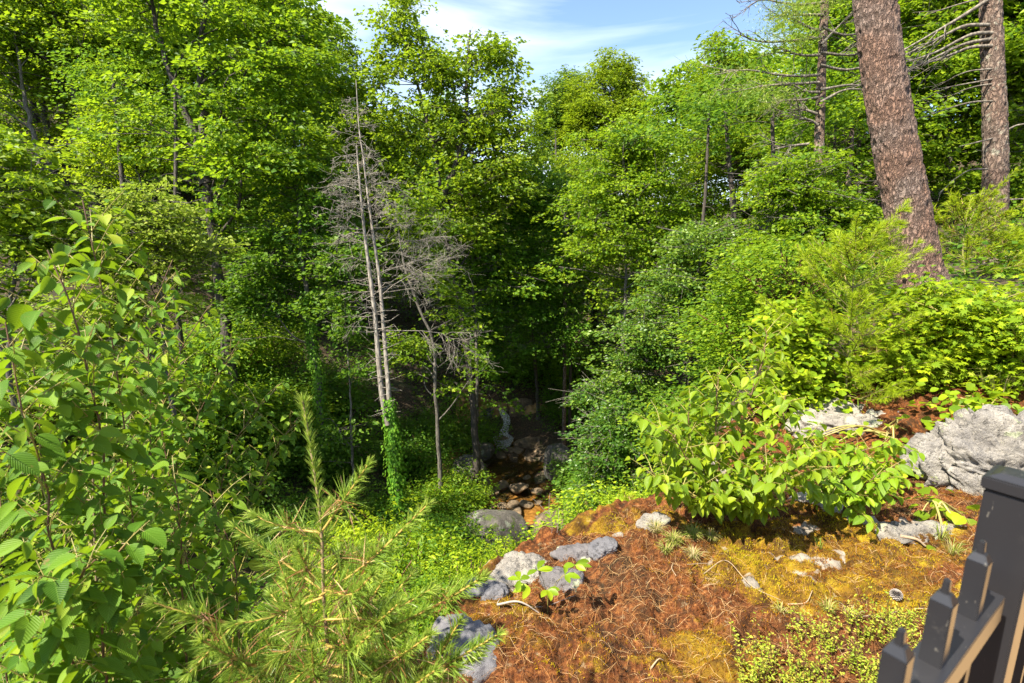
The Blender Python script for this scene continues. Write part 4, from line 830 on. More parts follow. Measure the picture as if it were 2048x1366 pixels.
# ------------------------------------------------------------------ rocks
def ico(sub):
    import bmesh
    bm = bmesh.new(); bmesh.ops.create_icosphere(bm, subdivisions=sub, radius=1); V = np.array([v.co[:] for v in bm.verts]); F = np.array([[v.index for v in f.verts] for f in bm.faces]); bm.free(); return V, F
ICO = {k: ico(k) for k in (3, 4, 5, 6, 7)}
def rock(name, label, c, size, mat, seed, sub=5, rot=0., nplanes=14, rough=.06, ridge=0.0, group=None, cat='rock', tiltx=0., flat=None):
    R = RS(seed); V, F = ICO[sub]; N = nrm(R.randn(nplanes, 3)); D = R.uniform(.62, 1.0, nplanes); r = np.full(len(V), 1.25)
    dots = V @ N.T; q = np.where(dots > .05, D[None] / np.maximum(dots, .05), 9); r = -np.log(np.exp(-9 * np.minimum(q, 1.3)).sum(1)) / 9; r = np.clip(r, .3, 1.3)
    P0 = V * r[:, None] * np.array(size); s = 1 / max(size)
    P0 = P0 + V * (fbm(P0 * s * 1.8, 5, seed) * rough * max(size))[:, None]
    if ridge:
        q_ = P0 * s; wv = np.stack([fbm(q_ * 1.5, 3, 3), fbm(q_ * 1.5, 3, 4), fbm(q_ * 1.5, 3, 5)], -1) * .35; ca_, sa_ = math.cos(.6), math.sin(.6); q_ = (q_ + wv) @ np.array([[ca_, 0, -sa_], [0, 1, 0], [sa_, 0, ca_]]).T
        lay = np.abs(((q_[:, 2] * 5.5 + .8 * vnoise(q_ * 3, 8)) % 1.0) - .5) * 2
        P0 = P0 - V * ((np.clip(ridged(q_ * np.array([2.4, 3.0, 5.5]) + 5, 5, seed + 9) - .15, 0, 2) * ridge + (lay ** 3) * ridge * .35) * max(size))[:, None]
    cr, sr = math.cos(tiltx), math.sin(tiltx); P0 = P0 @ np.array([[cr, 0, sr], [0, 1, 0], [-sr, 0, cr]]).T
    g = Geo(); g.add(P0, F); o = obj(name, g, ROCK[mat], None, tuple(float(v) for v in c)); o.rotation_euler = (0, 0, rot)
    return tag(o, label, cat, group)
rock('boulder', 'big pale craggy boulder behind the black fence post', P(2010, 1035, 3.85) + [.10, .1, -.07], (.90, .58, .47), 'boulder', 3, 7, .3, 12, .08, .11, tiltx=.02)
rock('boulder', 'pale rock slab behind the big boulder at the right edge', P(2075, 950, 4.6) + [.1, .2, -.25], (.6, .45, .36), 'boulder', 13, 6, .1, 12, .08, .13)
rock('rock_slab', 'long flat pale rock lying on the brown needles at right', P(1712, 848, 5.2) + [0, .15, -.04], (.66, .36, .26), 'pale', 5, 6, .12, 9, .08, .05, tiltx=-.12)
rock('rock', 'small dark rock at the right end of the flat pale slab', P(1800, 838, 5.2), (.17, .15, .14), 'grey', 8, 5)
rock('rock', 'white lichened rock under the left of the ledge rim', P(1035, 1117, 2.75) + [0, .08, -.06], (.22, .12, .09), 'pale', 21, 5, .3, 9, .09, .07)
rock('rock', 'squat purple-grey rock with a lichen cap on the ledge rim', P(1128, 1112, 2.65) + [0, .06, -.07], (.125, .12, .12), 'grey', 24, 5, .2, 9, .09, .06)
rock('rock', 'lichen-spotted grey rock behind the squat purple-grey one', P(1165, 1078, 2.85) + [0, .10, -.03], (.165, .10, .075), 'grey', 27, 5, .0, 9, .09, .06)
rock('rock', 'small grey rock at the right end of the rim rocks', P(1215, 1080, 2.85) + [0, .10, -.03], (.12, .08, .05), 'blue', 28, 5, .5, 9, .09, .06)
rock('rock', 'slate-blue rock left of the white lichened rock', P(985, 1142, 2.6) + [0, .05, -.04], (.10, .08, .06), 'blue', 29, 5, .4, 8, .09, .06)
rock('rock', 'thin slate rock tip at the far left of the rim rocks', P(945, 1150, 2.6) + [0, .05, -.05], (.08, .06, .045), 'blue', 30, 4, .4, 12)
rock('rock', 'broad blue-grey rock half hidden by the pine sapling', P(920, 1220, 2.15) + [0, .05, -.07], (.22, .17, .10), 'blue', 33, 5, -.5, 9, .08, .06)
rock('rock', 'white rock on the ledge rim left of the birch foot', P(1308, 1048, 3.15) + [0, .06, -.02], (.12, .075, .07), 'pale', 36, 5, .2, 8, .1, .07)
rock('rock', 'tiny pale rock left of the white rim rock', P(1240, 1062, 3.1) + [0, .05, 0], (.04, .03, .03), 'pale', 37, 4)
rock('rock', 'pale stone under the second birch clump', P(1640, 1010, 3.5) + [0, 0, -.12], (.26, .2, .08), 'pale', 41, 5, .3)
rock('rock', 'pale stone seen through leaves left of the flat slab', P(1600, 950, 4.3) + [0, 0, -.15], (.2, .2, .10), 'pale', 42, 5, .3)
rock('rock', 'bare pale stone rib on the ledge beside the fence post', P(1860, 1072, 3.1) + [0, .05, -.075], (.40, .10, .085), 'pale', 44, 5, .1, 9, .1, .08)
for o in [o for o in bpy.data.objects if o.get('category') == 'rock' and o.parent is None and o.location.y < 3.7]:
    vs = np.array([v.co[:] for v in o.data.vertices]); hh = np.ptp(vs[:, 2]) / 2; c = P(0, 0, 0); d_ = np.array(o.location) - c; k = CAMZ / -d_[2] if d_[2] < 0 else 1
    x, y = o.location.x, o.location.y; o.location.z = float(Hf(np.array([x]), np.array([y]))[0]) + hh * .02
# ravine and stream
SZ = -7.35
rock('boulder', 'shaded mossy boulder on the left bank below the waterfall', P(935, 965, 19) , (1.0, 1.0, 1.1), 'ravine', 51, 5)
rock('boulder', 'large lichened boulder in front of the stream at left', P(985, 1040, 15.5) + [0, 0, -.4], (1.25, 1.0, .8), 'ravine', 52, 5)
rock('boulder', 'tall flat-faced boulder at the near end of the stream', P(1105, 1055, 14.5) + [0, 0, -.3], (.62, .6, .85), 'stream', 53, 5, .5, 10, .03)
rock('boulder', 'brown sunlit rock ledge right of the waterfall', P(1082, 865, 24.5) + [0, 0, 0], (1.3, .9, .7), 'stream', 54, 5, .3, 16, .1, .06)
rock('boulder', 'slanting dark rock face beside the waterfall', P(1040, 838, 25) + [0, .3, 0], (.8, .6, 1.2), 'stream', 55, 5, .1, 12, .06, .05, tiltx=.5)
rock('boulder', 'dark rock face left of the waterfall', P(978, 850, 24.8) + [0, .3, 0], (.8, .8, 1.2), 'ravine', 56, 5, .1, 12, .06, .05)
rock('boulder', 'dark overhung rock behind the top of the waterfall', P(1010, 815, 26.2), (1.3, .8, .7), 'ravine', 57, 5, .1, 12, .08, .05)
rock('boulder', 'mossy bank rock on the right side of the pool', P(1120, 930, 19.5), (.7, .8, .8), 'ravine', 61, 5, .4, 12, .08)
rock('boulder', 'stepped brown rock between the pool and the sunlit bank', P(1060, 893, 22.8), (.8, .6, .45), 'stream', 62, 5, .2, 12, .1, .06)
rock('boulder', 'rounded brown rock higher up the sunlit bank', P(1100, 840, 26), (.9, .7, .6), 'stream', 63, 5, .2, 12, .1, .06)
rock('boulder', 'low dark rock on the left bank beside the waterfall pool', P(960, 905, 21.5), (.7, .7, .55), 'ravine', 64, 5, .9, 12, .08)
rock('rock', 'flat brown stone standing in the stream', P(1038, 975, 18.8), (.45, .3, .18), 'stream', 58, 4)
m = M('wet_stream_bed'); v = m.coord(); n1 = m.noise(2.4, 8, .7, vec=v); vo = m.n('ShaderNodeTexVoronoi'); vo.inputs['Scale'].default_value = 5; m.set(vo.inputs['Vector'], v)
c = m.ramp(n1, [(.3, (.12, .06, .02)), (.5, (.42, .24, .08)), (.7, (.66, .44, .18))]); c = m.mix(.5, c, m.ramp(vo.outputs[0], [(0, (.34, .21, .09)), (.6, (.03, .02, .01))]))
BED = m.done(m.principled(Base_Color=c, Roughness=.7, Normal=m.bump(vo.outputs[0], 1, .08)))
def bedz(x, y): return np.maximum(H(x, y) * 0 + SZ - .12 + .10 * fbm(xy0(x, y, 1.5), 4, 70), -99) + .9 * sstep(1.4, 3.2, np.abs(x - .5)) + 1.3 * sstep(23.2, 24.2, y + .35 * np.abs(x + .2))
g = Geo(); V, F = grid_mesh(np.linspace(-2.6, 3.6, 110), np.linspace(12.5, 26, 200), bedz); g.add(V, F); tag(obj('stream_bed', g, BED), 'stony amber bed of the stream', kind='structure')
m = M('stream_water'); n1 = m.noise(5, 4, .6, vec=m.coord((1, 1.8, 1))); gl_ = m.n('ShaderNodeBsdfGlossy'); gl_.inputs['Roughness'].default_value = .06; m.set(gl_.inputs['Normal'], m.bump(n1, .6, .05))
tr = m.n('ShaderNodeBsdfTransparent'); tr.inputs[0].default_value = (.80, .70, .50, 1); fr = m.n('ShaderNodeFresnel'); fr.inputs[0].default_value = 1.33
x = m.n('ShaderNodeMixShader'); m.set(x.inputs[0], fr.outputs[0]); m.set(x.inputs[1], tr.outputs[0]); m.set(x.inputs[2], gl_.outputs[0]); WATER = m.done(x.outputs[0])
g = Geo(); V, F = grid_mesh(np.linspace(-2.2, 3.2, 30), np.linspace(12.8, 23.3, 50), lambda x, y: SZ + 0 * x + .01 * fbm(xy0(x, y, 2), 2)); g.add(V, F); tag(obj('water', g, WATER), 'shallow brown stream pool', kind='structure')
m = M('falling_water'); n1 = m.noise(6, 5, .6, vec=m.coord((6, 6, .6))); d_ = m.principled(Base_Color=(.82, .85, .88), Roughness=.3); tr = m.n('ShaderNodeBsdfTransparent')
x = m.n('ShaderNodeMixShader'); m.set(x.inputs[0], m.ramp(n1, [(.40, 0.0), (.64, .85)])); m.set(x.inputs[1], tr.outputs[0]); m.set(x.inputs[2], d_); FALL = m.done(x.outputs[0])
g = Geo(); pth = smooth_path([P(1001, 818, 24.9), P(1010, 832, 24.4), P(1014, 845, 24.1), P(1009, 862, 23.9), P(1008, 880, 23.6)], 24); wd = np.interp(np.linspace(0, 1, 24), [0, .3, .6, 1], [.12, .20, .15, .26])
th = np.linspace(-1, 1, 7); VV = []
for a, w in zip(pth, wd):
    for s_ in th: VV.append(a + [s_ * w, -.08 * (1 - s_ * s_), 0])
i, j = np.meshgrid(np.arange(23), np.arange(6)); a = (i * 7 + j).ravel(); g.add(np.array(VV), np.stack([a, a + 1, a + 8, a + 7], -1)); wf = obj('waterfall', g, FALL); tag(wf, 'thin white waterfall dropping into the brown pool', 'waterfall')
g = Geo(); k = 40; th = np.linspace(0, 6.283, k, endpoint=False); cc = P(1006, 892, 23.4); cc[2] = SZ + .03
V = [cc + [0, 0, .05]]
for s_ in (.3, .6, 1.0): V += [cc + [math.cos(t) * s_ * (.45 + .08 * math.sin(3 * t)), math.sin(t) * s_ * 1.0, .05 * (1 - s_)] for t in th]
F = [[0, 1 + i, 1 + (i + 1) % k] for i in range(k)]; g.add(np.array(V), F)
Fq = [[1 + r_ * k + i, 1 + (r_ + 1) * k + i, 1 + (r_ + 1) * k + (i + 1) % k, 1 + r_ * k + (i + 1) % k] for r_ in range(2) for i in range(k)]; g2 = Geo(); g2.add(np.array(V), F); g2.add(np.array(V), Fq)
fo = obj('foam', g2, FALL, wf)
R = RS(71)
for i in range(60):
    y = R.uniform(14.2, 23.0); x = R.uniform(-1.4, 2.4); s_ = R.uniform(.08, .34) * (1.25 if abs(x - .5) > 1.1 else 1)
    rock('stream_stone', 'brown stone among many on the shallow stream bed', (x, y, SZ - .02), (s_ * 1.4, s_, s_ * .55), 'stream', 300 + i, 3, R.uniform(0, 3), 10, .05, group='small stones in the stream', cat='stone')

# ------------------------------------------------------------------ saplings with real leaves
def grounded(p):
    p = np.asarray(p, float); z = float(Hf(np.array([p[0, 0]]), np.array([p[0, 1]]))[0]) - .04
    return np.vstack([[p[0, 0], p[0, 1], z], p]) if p[0, 2] > z + .05 else p
def birch(name, label, stems, mat, seed, leafL=.10, ntw=12, twl=.35, lpt=7, group=None, r=.006, upb=.6, spread=1.0, side=None, base=True):
    """stems: lists of (px,py,d); twigs alternate along them, leaves alternate along twigs"""
    R = RS(seed); gs = Geo(); gt = Geo(); LP, LA, LU, LL, LT = [], [], [], [], []; root = None
    for st in stems:
        p = grounded(np.array([P(*q) for q in st])); pa = smooth_path(p, 22)
        if root is None: root = pa[0].copy()
        pa[1:-1] += R.randn(20, 3) * .004
        tube(gs, pa, np.linspace(r, r * .28, 22), 6)
        s = np.linspace(0, 1, 22); L = np.linalg.norm(np.diff(pa, axis=0), axis=1).sum(); nt = max(3, int(ntw * L))
        T = nrm(pa[-1] - pa[0]); paths = [(smooth_path([np.array([np.interp(.8, s, pa[:, i]) for i in range(3)]), pa[-1]], 8), True)]
        for i in range(nt):
            t = .14 + .84 * (i + R.rand()) / nt; c = np.array([np.interp(t, s, pa[:, j]) for j in range(3)]); a = i * 2.4 + R.randn() * .5
            if side is not None and R.rand() < .6: a = side + R.randn() * .7
            d = np.array([math.cos(a) * spread, math.sin(a) * spread, upb + R.randn() * .25]); d = nrm(d * .8 + T * .45); l = twl * (1.05 - .65 * t) * R.uniform(.6, 1.25)
            m = c + d * l * .5 + [0, 0, .02 * l]; e = c + d * l + np.array([0, 0, -.04 * l]) + R.randn(3) * .03 * l
            q = smooth_path([c, m, e], 8); tube(gt, q, np.linspace(r * .32, .0009, 8), 4, cap=False); paths.append((q, False))
        for q, top in paths:
            l = np.linalg.norm(q[-1] - q[0]); nl = max(3, int(lpt * l / twl + R.rand() * 2)); D = nrm(q[-1] - q[0]); S = nrm(np.cross(D, [0, 0, 1.]))
            for i in range(nl):
                t = .15 + .85 * (i + .5) / nl; c = np.array([np.interp(t, np.linspace(0, 1, 8), q[:, j]) for j in range(3)]); sg = 1 if i % 2 else -1
                ax = nrm(D * .55 + S * sg * (.9 if i < nl - 1 else .1) + R.randn(3) * .22 + np.array([0, 0, -.45 - .6 * R.rand()])); LP.append(c + ax * .012); LA.append(ax)
                LU.append(np.array([0, 0, 1.]) + R.randn(3) * .38); LL.append(leafL * R.uniform(.6, 1.15) * (1 if t < .8 else .7)); LT.append(np.clip(.4 + .4 * (t > .8) * R.rand() + R.randn() * .22, 0, 1))
                sticks(gt, [c], [c + ax * .014], .0009, .0007)
    gl = Geo(); LL = np.array(LL); leaves(gl, np.array(LP), np.array(LA), np.array(LU), LL, LL * .56 * R.uniform(.85, 1.1, len(LL)), BIRCH, 0, np.array(LT))
    T = thing(name, root, label, 'sapling', group); obj('stem', shift(gs, root), STEM, T); obj('twigs', shift(gt, root), TWIG, T); obj('leaves', shift(gl, root), LEAF[mat], T)
    return T, len(LL)
GB = 'birch saplings at the left'
N = 0
for lab, st, sd, lf, kw in [
    ('tallest birch sapling at left with a dark straight stem', [[(300, 1330, 1.9), (262, 1000, 1.8), (237, 744, 1.7), (206, 593, 1.65), (183, 500, 1.6), (165, 400, 1.6)]], 1, 0.071, dict(ntw=30, twl=.40, lpt=9)),
    ('large-leaved birch sapling nearest the left edge', [[(230, 1300, 1.5), (205, 880, 1.4), (170, 730, 1.35), (130, 580, 1.3), (95, 500, 1.3)], [(150, 1350, 1.4), (90, 1000, 1.3), (40, 800, 1.25), (10, 640, 1.25)]], 2, 0.071, dict(ntw=30, twl=.36, lpt=9)),
    ('birch sapling with leaning shoots in the middle of the left thicket', [[(340, 1250, 2.1), (310, 950, 2.05), (295, 740, 2.0), (310, 600, 2.0), (345, 520, 2.0)]], 3, 0.063, dict(ntw=28, twl=.42, lpt=9)),
    ('birch sapling reaching toward the grey trunk', [[(400, 1250, 2.2), (345, 1000, 2.2), (325, 800, 2.2), (365, 690, 2.2), (420, 610, 2.2)], [(350, 1100, 2.3), (390, 860, 2.3), (440, 740, 2.3), (480, 680, 2.3)]], 4, 0.063, dict(ntw=25, twl=.40, lpt=9)),
    ('birch sapling at the right of the left thicket with fine reddish shoots', [[(450, 1250, 2.4), (440, 1000, 2.4), (480, 860, 2.4), (560, 770, 2.4)], [(470, 1200, 2.5), (520, 980, 2.5), (560, 880, 2.5), (600, 830, 2.5)]], 5, 0.056, dict(ntw=25, twl=.36, lpt=9)),
    ('low birch sapling with broad leaves at the bottom left corner', [[(60, 1500, 1.25), (90, 1350, 1.2), (150, 1180, 1.15), (190, 1120, 1.1)], [(230, 1500, 1.3), (210, 1300, 1.25), (190, 1180, 1.2), (250, 1090, 1.2)]], 6, 0.067, dict(ntw=32, twl=.26, lpt=9)),
    ('birch sapling just left of the foreground pine sapling', [[(390, 1500, 1.7), (370, 1250, 1.65), (360, 1050, 1.6), (350, 960, 1.6)], [(480, 1450, 1.8), (470, 1150, 1.8), (420, 980, 1.8)]], 7, 0.067, dict(ntw=33, twl=.32, lpt=9)),
    ('shaded birch sapling behind the leftmost stems', [[(100, 1400, 2.1), (90, 1000, 2.1), (70, 760, 2.1), (50, 620, 2.1)], [(20, 1400, 2.0), (0, 1000, 2.0), (-30, 760, 2.0)]], 8, 0.071, dict(ntw=28, twl=.45, lpt=9)),
    ('birch sapling filling the lower middle of the left thicket', [[(260, 1500, 2.0), (280, 1200, 2.0), (240, 960, 2.0), (260, 860, 2.0)], [(180, 1500, 1.8), (160, 1200, 1.8), (110, 1010, 1.8)]], 9, 0.067, dict(ntw=30, twl=.42, lpt=9))]:
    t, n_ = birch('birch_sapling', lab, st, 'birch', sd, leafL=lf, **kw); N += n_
# birch bush on the ledge
B0 = (1445, 1035, 3.2)
bst = [[B0, (1470, 930, 3.2), (1500, 800, 3.2), (1530, 700, 3.2), (1530, 655, 3.2)], [B0, (1440, 940, 3.15), (1430, 850, 3.1), (1435, 745, 3.1)], [B0, (1400, 960, 3.1), (1350, 880, 3.0), (1312, 850, 3.0)],
       [B0, (1500, 960, 3.1), (1560, 860, 3.0), (1570, 790, 3.0)], [B0, (1420, 980, 3.3), (1380, 900, 3.4), (1380, 800, 3.4)], [B0, (1520, 1000, 3.0), (1600, 930, 2.9), (1640, 900, 2.9)], [B0, (1400, 1000, 3.0), (1340, 980, 2.9), (1300, 940, 2.9)], [B0, (1480, 1000, 2.95), (1520, 960, 2.85), (1540, 930, 2.8)]]
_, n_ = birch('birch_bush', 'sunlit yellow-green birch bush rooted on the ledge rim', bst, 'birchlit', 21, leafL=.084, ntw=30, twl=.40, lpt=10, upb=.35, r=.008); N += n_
B1 = (1690, 1010, 3.3)
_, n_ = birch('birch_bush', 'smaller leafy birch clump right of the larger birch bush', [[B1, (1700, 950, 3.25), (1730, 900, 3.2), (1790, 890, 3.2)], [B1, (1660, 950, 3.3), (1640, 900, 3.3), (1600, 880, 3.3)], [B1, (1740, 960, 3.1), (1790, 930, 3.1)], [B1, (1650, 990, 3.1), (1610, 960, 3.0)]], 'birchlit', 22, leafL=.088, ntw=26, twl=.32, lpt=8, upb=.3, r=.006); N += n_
print('birch leaves', N)
# maple-leaved shrubs at right
def lobed_shrub(label, spec, seed, leaf=.12, mat='yellow', n=40, per=16, tmpl=MAPLE, name='maple_shrub'):
    R = RS(seed); bx, by, bd, blobs = spec; b = P(bx, by, bd); b[2] = h1(b[0], b[1]); C = sample_blobs(blobs, bd, n, R); C = C[C[:, 2] > H(C[:, 0], C[:, 1]) + .04]
    g = Geo(); A, B = [], []
    stems = []
    for i in range(9):
        e = C[R.randint(len(C))]; m = b + (e - b) * .5 + [0, 0, .12]; q = smooth_path([b + R.randn(3) * [.12, .1, 0], m, e], 10); tube(g, q, np.linspace(.011, .004, 10), 5); stems.append(q)
    Q = np.vstack(stems)
    for c in C:
        s = Q[np.argmin(np.linalg.norm(Q - c, axis=1))]; A.append(s); B.append(c)
    sticks(g, A, B, .004, .002, k=4); gl = Geo(); clump_leaves(gl, C, nrm(C - b), per, .17, .07, leaf, leaf, R, tmpl=tmpl, tilt=.45, droop=.3, tb=.5)
    T = thing(name, b, label, 'shrub'); obj('stems', shift(g, b), TWIG, T); obj('leaves', shift(gl, b), LEAF[mat], T); return T
YM = 'maple'
lobed_shrub('bushy light-green shrub with lobed leaves right of the young pine', (1880, 800, 5.4, [(1900, 650, 120, 70), (1850, 600, 80, 40), (1960, 600, 100, 50), (1960, 720, 100, 80), (1860, 730, 70, 60), (1800, 700, 50, 60)]), 61, leaf=.088, mat='limegreen', n=230, per=34)
lobed_shrub('lobed-leaf shrub at the right edge behind the big boulder', (2030, 800, 5.0, [(2030, 660, 70, 80), (2040, 760, 60, 50), (2000, 780, 60, 30)]), 62, leaf=.09, mat='limegreen', n=110, per=34)
lobed_shrub('pale green foliage at the right edge beside the lichened pine foot', (2040, 560, 8.0, [(2040, 560, 60, 50), (2000, 570, 70, 30), (2050, 480, 40, 60)]), 63, leaf=.08, mat='limegreen', n=100, per=40)
lobed_shrub('small leafy plant just behind the big boulder top', (1960, 815, 4.6, [(1950, 800, 50, 16), (1990, 810, 40, 14)]), 64, leaf=.07, mat='limegreen', n=16, per=14, tmpl=OVAL, name='leafy_plant')
lobed_shrub('low ferny seedlings in the hollow left of the big boulder', (1760, 1000, 3.9, [(1760, 980, 70, 30), (1820, 1000, 40, 30), (1740, 930, 60, 20)]), 65, leaf=.045, mat='limegreen', n=60, per=18, tmpl=OVAL, name='seedling_patch')
lobed_shrub('broad-leaved seedling at the foot of the big boulder', (1880, 1040, 3.3, [(1870, 1025, 50, 14), (1820, 1030, 20, 10)]), 66, leaf=.08, mat='limegreen', n=7, per=5, tmpl=OVAL, name='leafy_plant')
lobed_shrub('seedlings growing around the end of the flat pale slab', (1790, 880, 4.9, [(1800, 870, 50, 30), (1640, 900, 40, 30)]), 67, leaf=.055, mat='limegreen', n=26, per=14, tmpl=OVAL, name='seedling_patch')
lobed_shrub('yellow-green shrub filling the gap left of the young pine', (1600, 790, 5.8, [(1610, 720, 60, 50), (1590, 640, 50, 50), (1560, 780, 50, 30), (1630, 780, 40, 30)]), 68, leaf=.062, mat='limegreen', n=110, per=44, tmpl=OVAL, name='leafy_shrub')
# seedling on the ledge (hickory)
R = RS(5); rt = Hs(np.array([G(1095, 1222)[:2]]))[0]; g = Geo(); gl = Geo(); top = rt + [0, -.01, .10]; sticks(g, [rt], [top], .003, .002, k=5)
for (px_, py_) in ((1040, 1160), (1075, 1140), (1130, 1150), (1095, 1180), (1150, 1130), (1060, 1175)):
    e = P(px_, py_, 2.42); m = (top + e) / 2 + [0, 0, .03]; sticks(g, [top, m], [m, e], .0016, .0012)
    for k_ in range(4):
        a = R.uniform(0, 6.28); ax = nrm(nrm(e - top) * .5 + np.array([math.cos(a), math.sin(a), -.35])); leaves(gl, [e], [ax], [[R.randn() * .3, -.3, 1]], [R.uniform(.055, .085)], [R.uniform(.026, .036)], OVAL, 0, np.array([R.uniform(.2, .8)]))
T = thing('hickory_seedling', rt, 'small leafy seedling on the ledge right of the rim rocks', 'seedling'); obj('stem', shift(g, rt), TWIG, T); obj('leaves', shift(gl, rt), LEAF['birchlit'], T)

# ------------------------------------------------------------------ pine saplings
def brush(gn, path, L, w, dens, R, mat=0, spread=.75, tb=.5, t0=0.0, t1=1.0, jit=.15, nb=4):
    n = max(2, int(dens / nb * np.linalg.norm(np.diff(path, axis=0), axis=1).sum() * (t1 - t0))); s = np.linspace(0, 1, len(path)); t = np.sort(R.uniform(t0, t1, n))
    c = np.column_stack([np.interp(t, s, path[:, i]) for i in range(3)]); D = nrm(path[-1] - path[0]); X = nrm(np.cross(D, [0.3, .2, 1.])); Y = np.cross(D, X)
    a = (np.arange(n) * 2.4 + R.randn(n) * .3)[:, None]; sp = spread * R.uniform(.8, 1.2, (n, 1)) * (1.05 - .45 * t[:, None]); ax = nrm(D + (X * np.cos(a) + Y * np.sin(a)) * sp * 1.4 + R.randn(n, 3) * jit)
    idx = np.repeat(np.arange(n), nb); m = len(idx); ll = (L * R.uniform(.8, 1.15, n))[idx] * R.uniform(.88, 1.05, m)
    needles(gn, c[idx], ax[idx] + R.randn(m, 3) * .11, ll, w, mat, np.clip(tb + R.randn(n)[idx] * .2 + R.randn(m) * .1, 0, 1), R.randint(9999))
def pine_sapling(name, label, stem, shoots, R, Lnew, Lold, w, dn=900, do=700, rs=.010, cat='pine sapling', mat='pine', oldmat=None):
    gs = Geo(); gn = Geo(); st = smooth_path(grounded(stem), 30); root = st[0].copy(); tube(gs, st, np.linspace(rs, rs * .3, 30), 7, 1)
    brush(gn, st, Lnew, w, dn, R, 0, .6, .6, .78, 1.0); brush(gn, st, Lold, w, do * .5, R, 0, 1.1, .4, .25, .8)
    for (a, b, c_) in shoots:          # base, mid, tip
        q = smooth_path([a, b, c_], 12); L = np.linalg.norm(c_ - a); tube(gs, q, np.linspace(rs * .42, rs * .24, 12), 5, 0, cap=True)
        h = q[5:]; brush(gn, h, Lnew, w, dn, R, 0, .72, .55, .12, 1.0); brush(gn, q[:7], Lold, w, do, R, 0, 1.0, .35, .35, 1.0, .4)
        tip = q[-1]; D = nrm(q[-1] - q[-3]); n = 22; needles(gn, np.repeat(tip[None], n, 0), D + R.randn(n, 3) * .35, Lnew * R.uniform(.6, 1, n), w, 0, R.uniform(.5, 1, n), 3)
        # a dead-tan whorl of last year's needles at the joint
        n = 26 if mat == 'pine' else 5; needles(gn, np.repeat(q[5][None], n, 0) + R.randn(n, 3) * .006, -D * .1 + R.randn(n, 3) * .6, Lold * R.uniform(.6, 1.05, n), w, 1, R.rand(n), 4)
    T = thing(name, root, label, cat); obj('stem', shift(gs, root), [PSTEM, PWOOD] if mat == 'pine' else [YSTEM, YSTEM], T); obj('needles', shift(gn, root), [LEAF[mat], LEAF['litter']], T); return T
R = RS(88); D0 = 1.25
def Pp(x, y, d=D0): return P(x, y, d)
stem = [Pp(672, 1500, 1.3), Pp(662, 1366, 1.28), Pp(648, 1200, 1.26), Pp(643, 1060, 1.25), Pp(628, 940, 1.25), Pp(605, 800, 1.25)]
sh = []
for (a, b, c_, dd) in [((645, 1062), (688, 1000), (735, 930), -.05), ((640, 1192), (735, 1125), (852, 1012), -.10), ((640, 1065), (570, 1055), (505, 1030), .0), ((645, 1180), (560, 1120), (470, 1053), .05), ((645, 1195), (540, 1235), (470, 1248), -.12), ((470, 1248), (400, 1235), (308, 1205), -.14),
                      ((470, 1250), (430, 1290), (380, 1345), -.2), ((640, 1240), (760, 1230), (860, 1180), -.08), ((840, 1228), (900, 1195), (965, 1155), -.12), ((650, 1300), (790, 1250), (850, 1222), -.1), ((820, 1366), (900, 1325), (995, 1270), -.2), ((850, 1366), (880, 1310), (918, 1245), -.1),
                      ((650, 1250), (750, 1225), (822, 1150), .08), ((645, 1130), (640, 1070), (655, 1010), .1), ((645, 1200), (600, 1160), (560, 1090), .12), ((650, 1280), (560, 1310), (500, 1366), -.15), ((655, 1320), (600, 1350), (560, 1400), -.2), ((655, 1330), (720, 1345), (760, 1390), -.2),
                      ((650, 1150), (700, 1110), (760, 1090), .12), ((648, 1180), (700, 1190), (745, 1150), -.2), ((652, 1290), (700, 1300), (740, 1270), -.25), ((648, 1240), (610, 1250), (600, 1212), -.25), ((655, 1350), (790, 1366), (850, 1330), -.1), ((655, 1340), (520, 1400), (450, 1410), -.1)]:
    d1, d2, d3 = D0 + dd * .3, D0 + dd * .7, D0 + dd; 
    sh.append((Pp(*a, d1), Pp(*b, d2), Pp(*c_, d3)))
for (x_, y_) in [(560, 1180), (590, 1290), (520, 1300), (720, 1190), (770, 1180), (700, 1260), (760, 1310), (810, 1270), (880, 1360), (940, 1340), (600, 1120), (690, 1110), (560, 1230), (620, 1330), (680, 1340), (740, 1350), (400, 1300), (450, 1330), (540, 1360), (820, 1330), (600, 1240), (700, 1150), (790, 1230), (860, 1290)]:
    bx = 650 + (x_ - 650) * .45; by = y_ + 35 + R.rand() * 30; dd = R.uniform(-.22, .18); sh.append((Pp(bx, by, D0 + dd * .4), Pp((bx + x_) / 2, (by + y_) / 2 - 4, D0 + dd * .7), Pp(x_ + R.randn() * 12, y_ - 20 + R.randn() * 12, D0 + dd)))
pine_sapling('white_pine_sapling', 'foreground white pine sapling with bristly upright shoots', stem, sh, R, .034, .080, .0018, 2000, 1400, .0080)
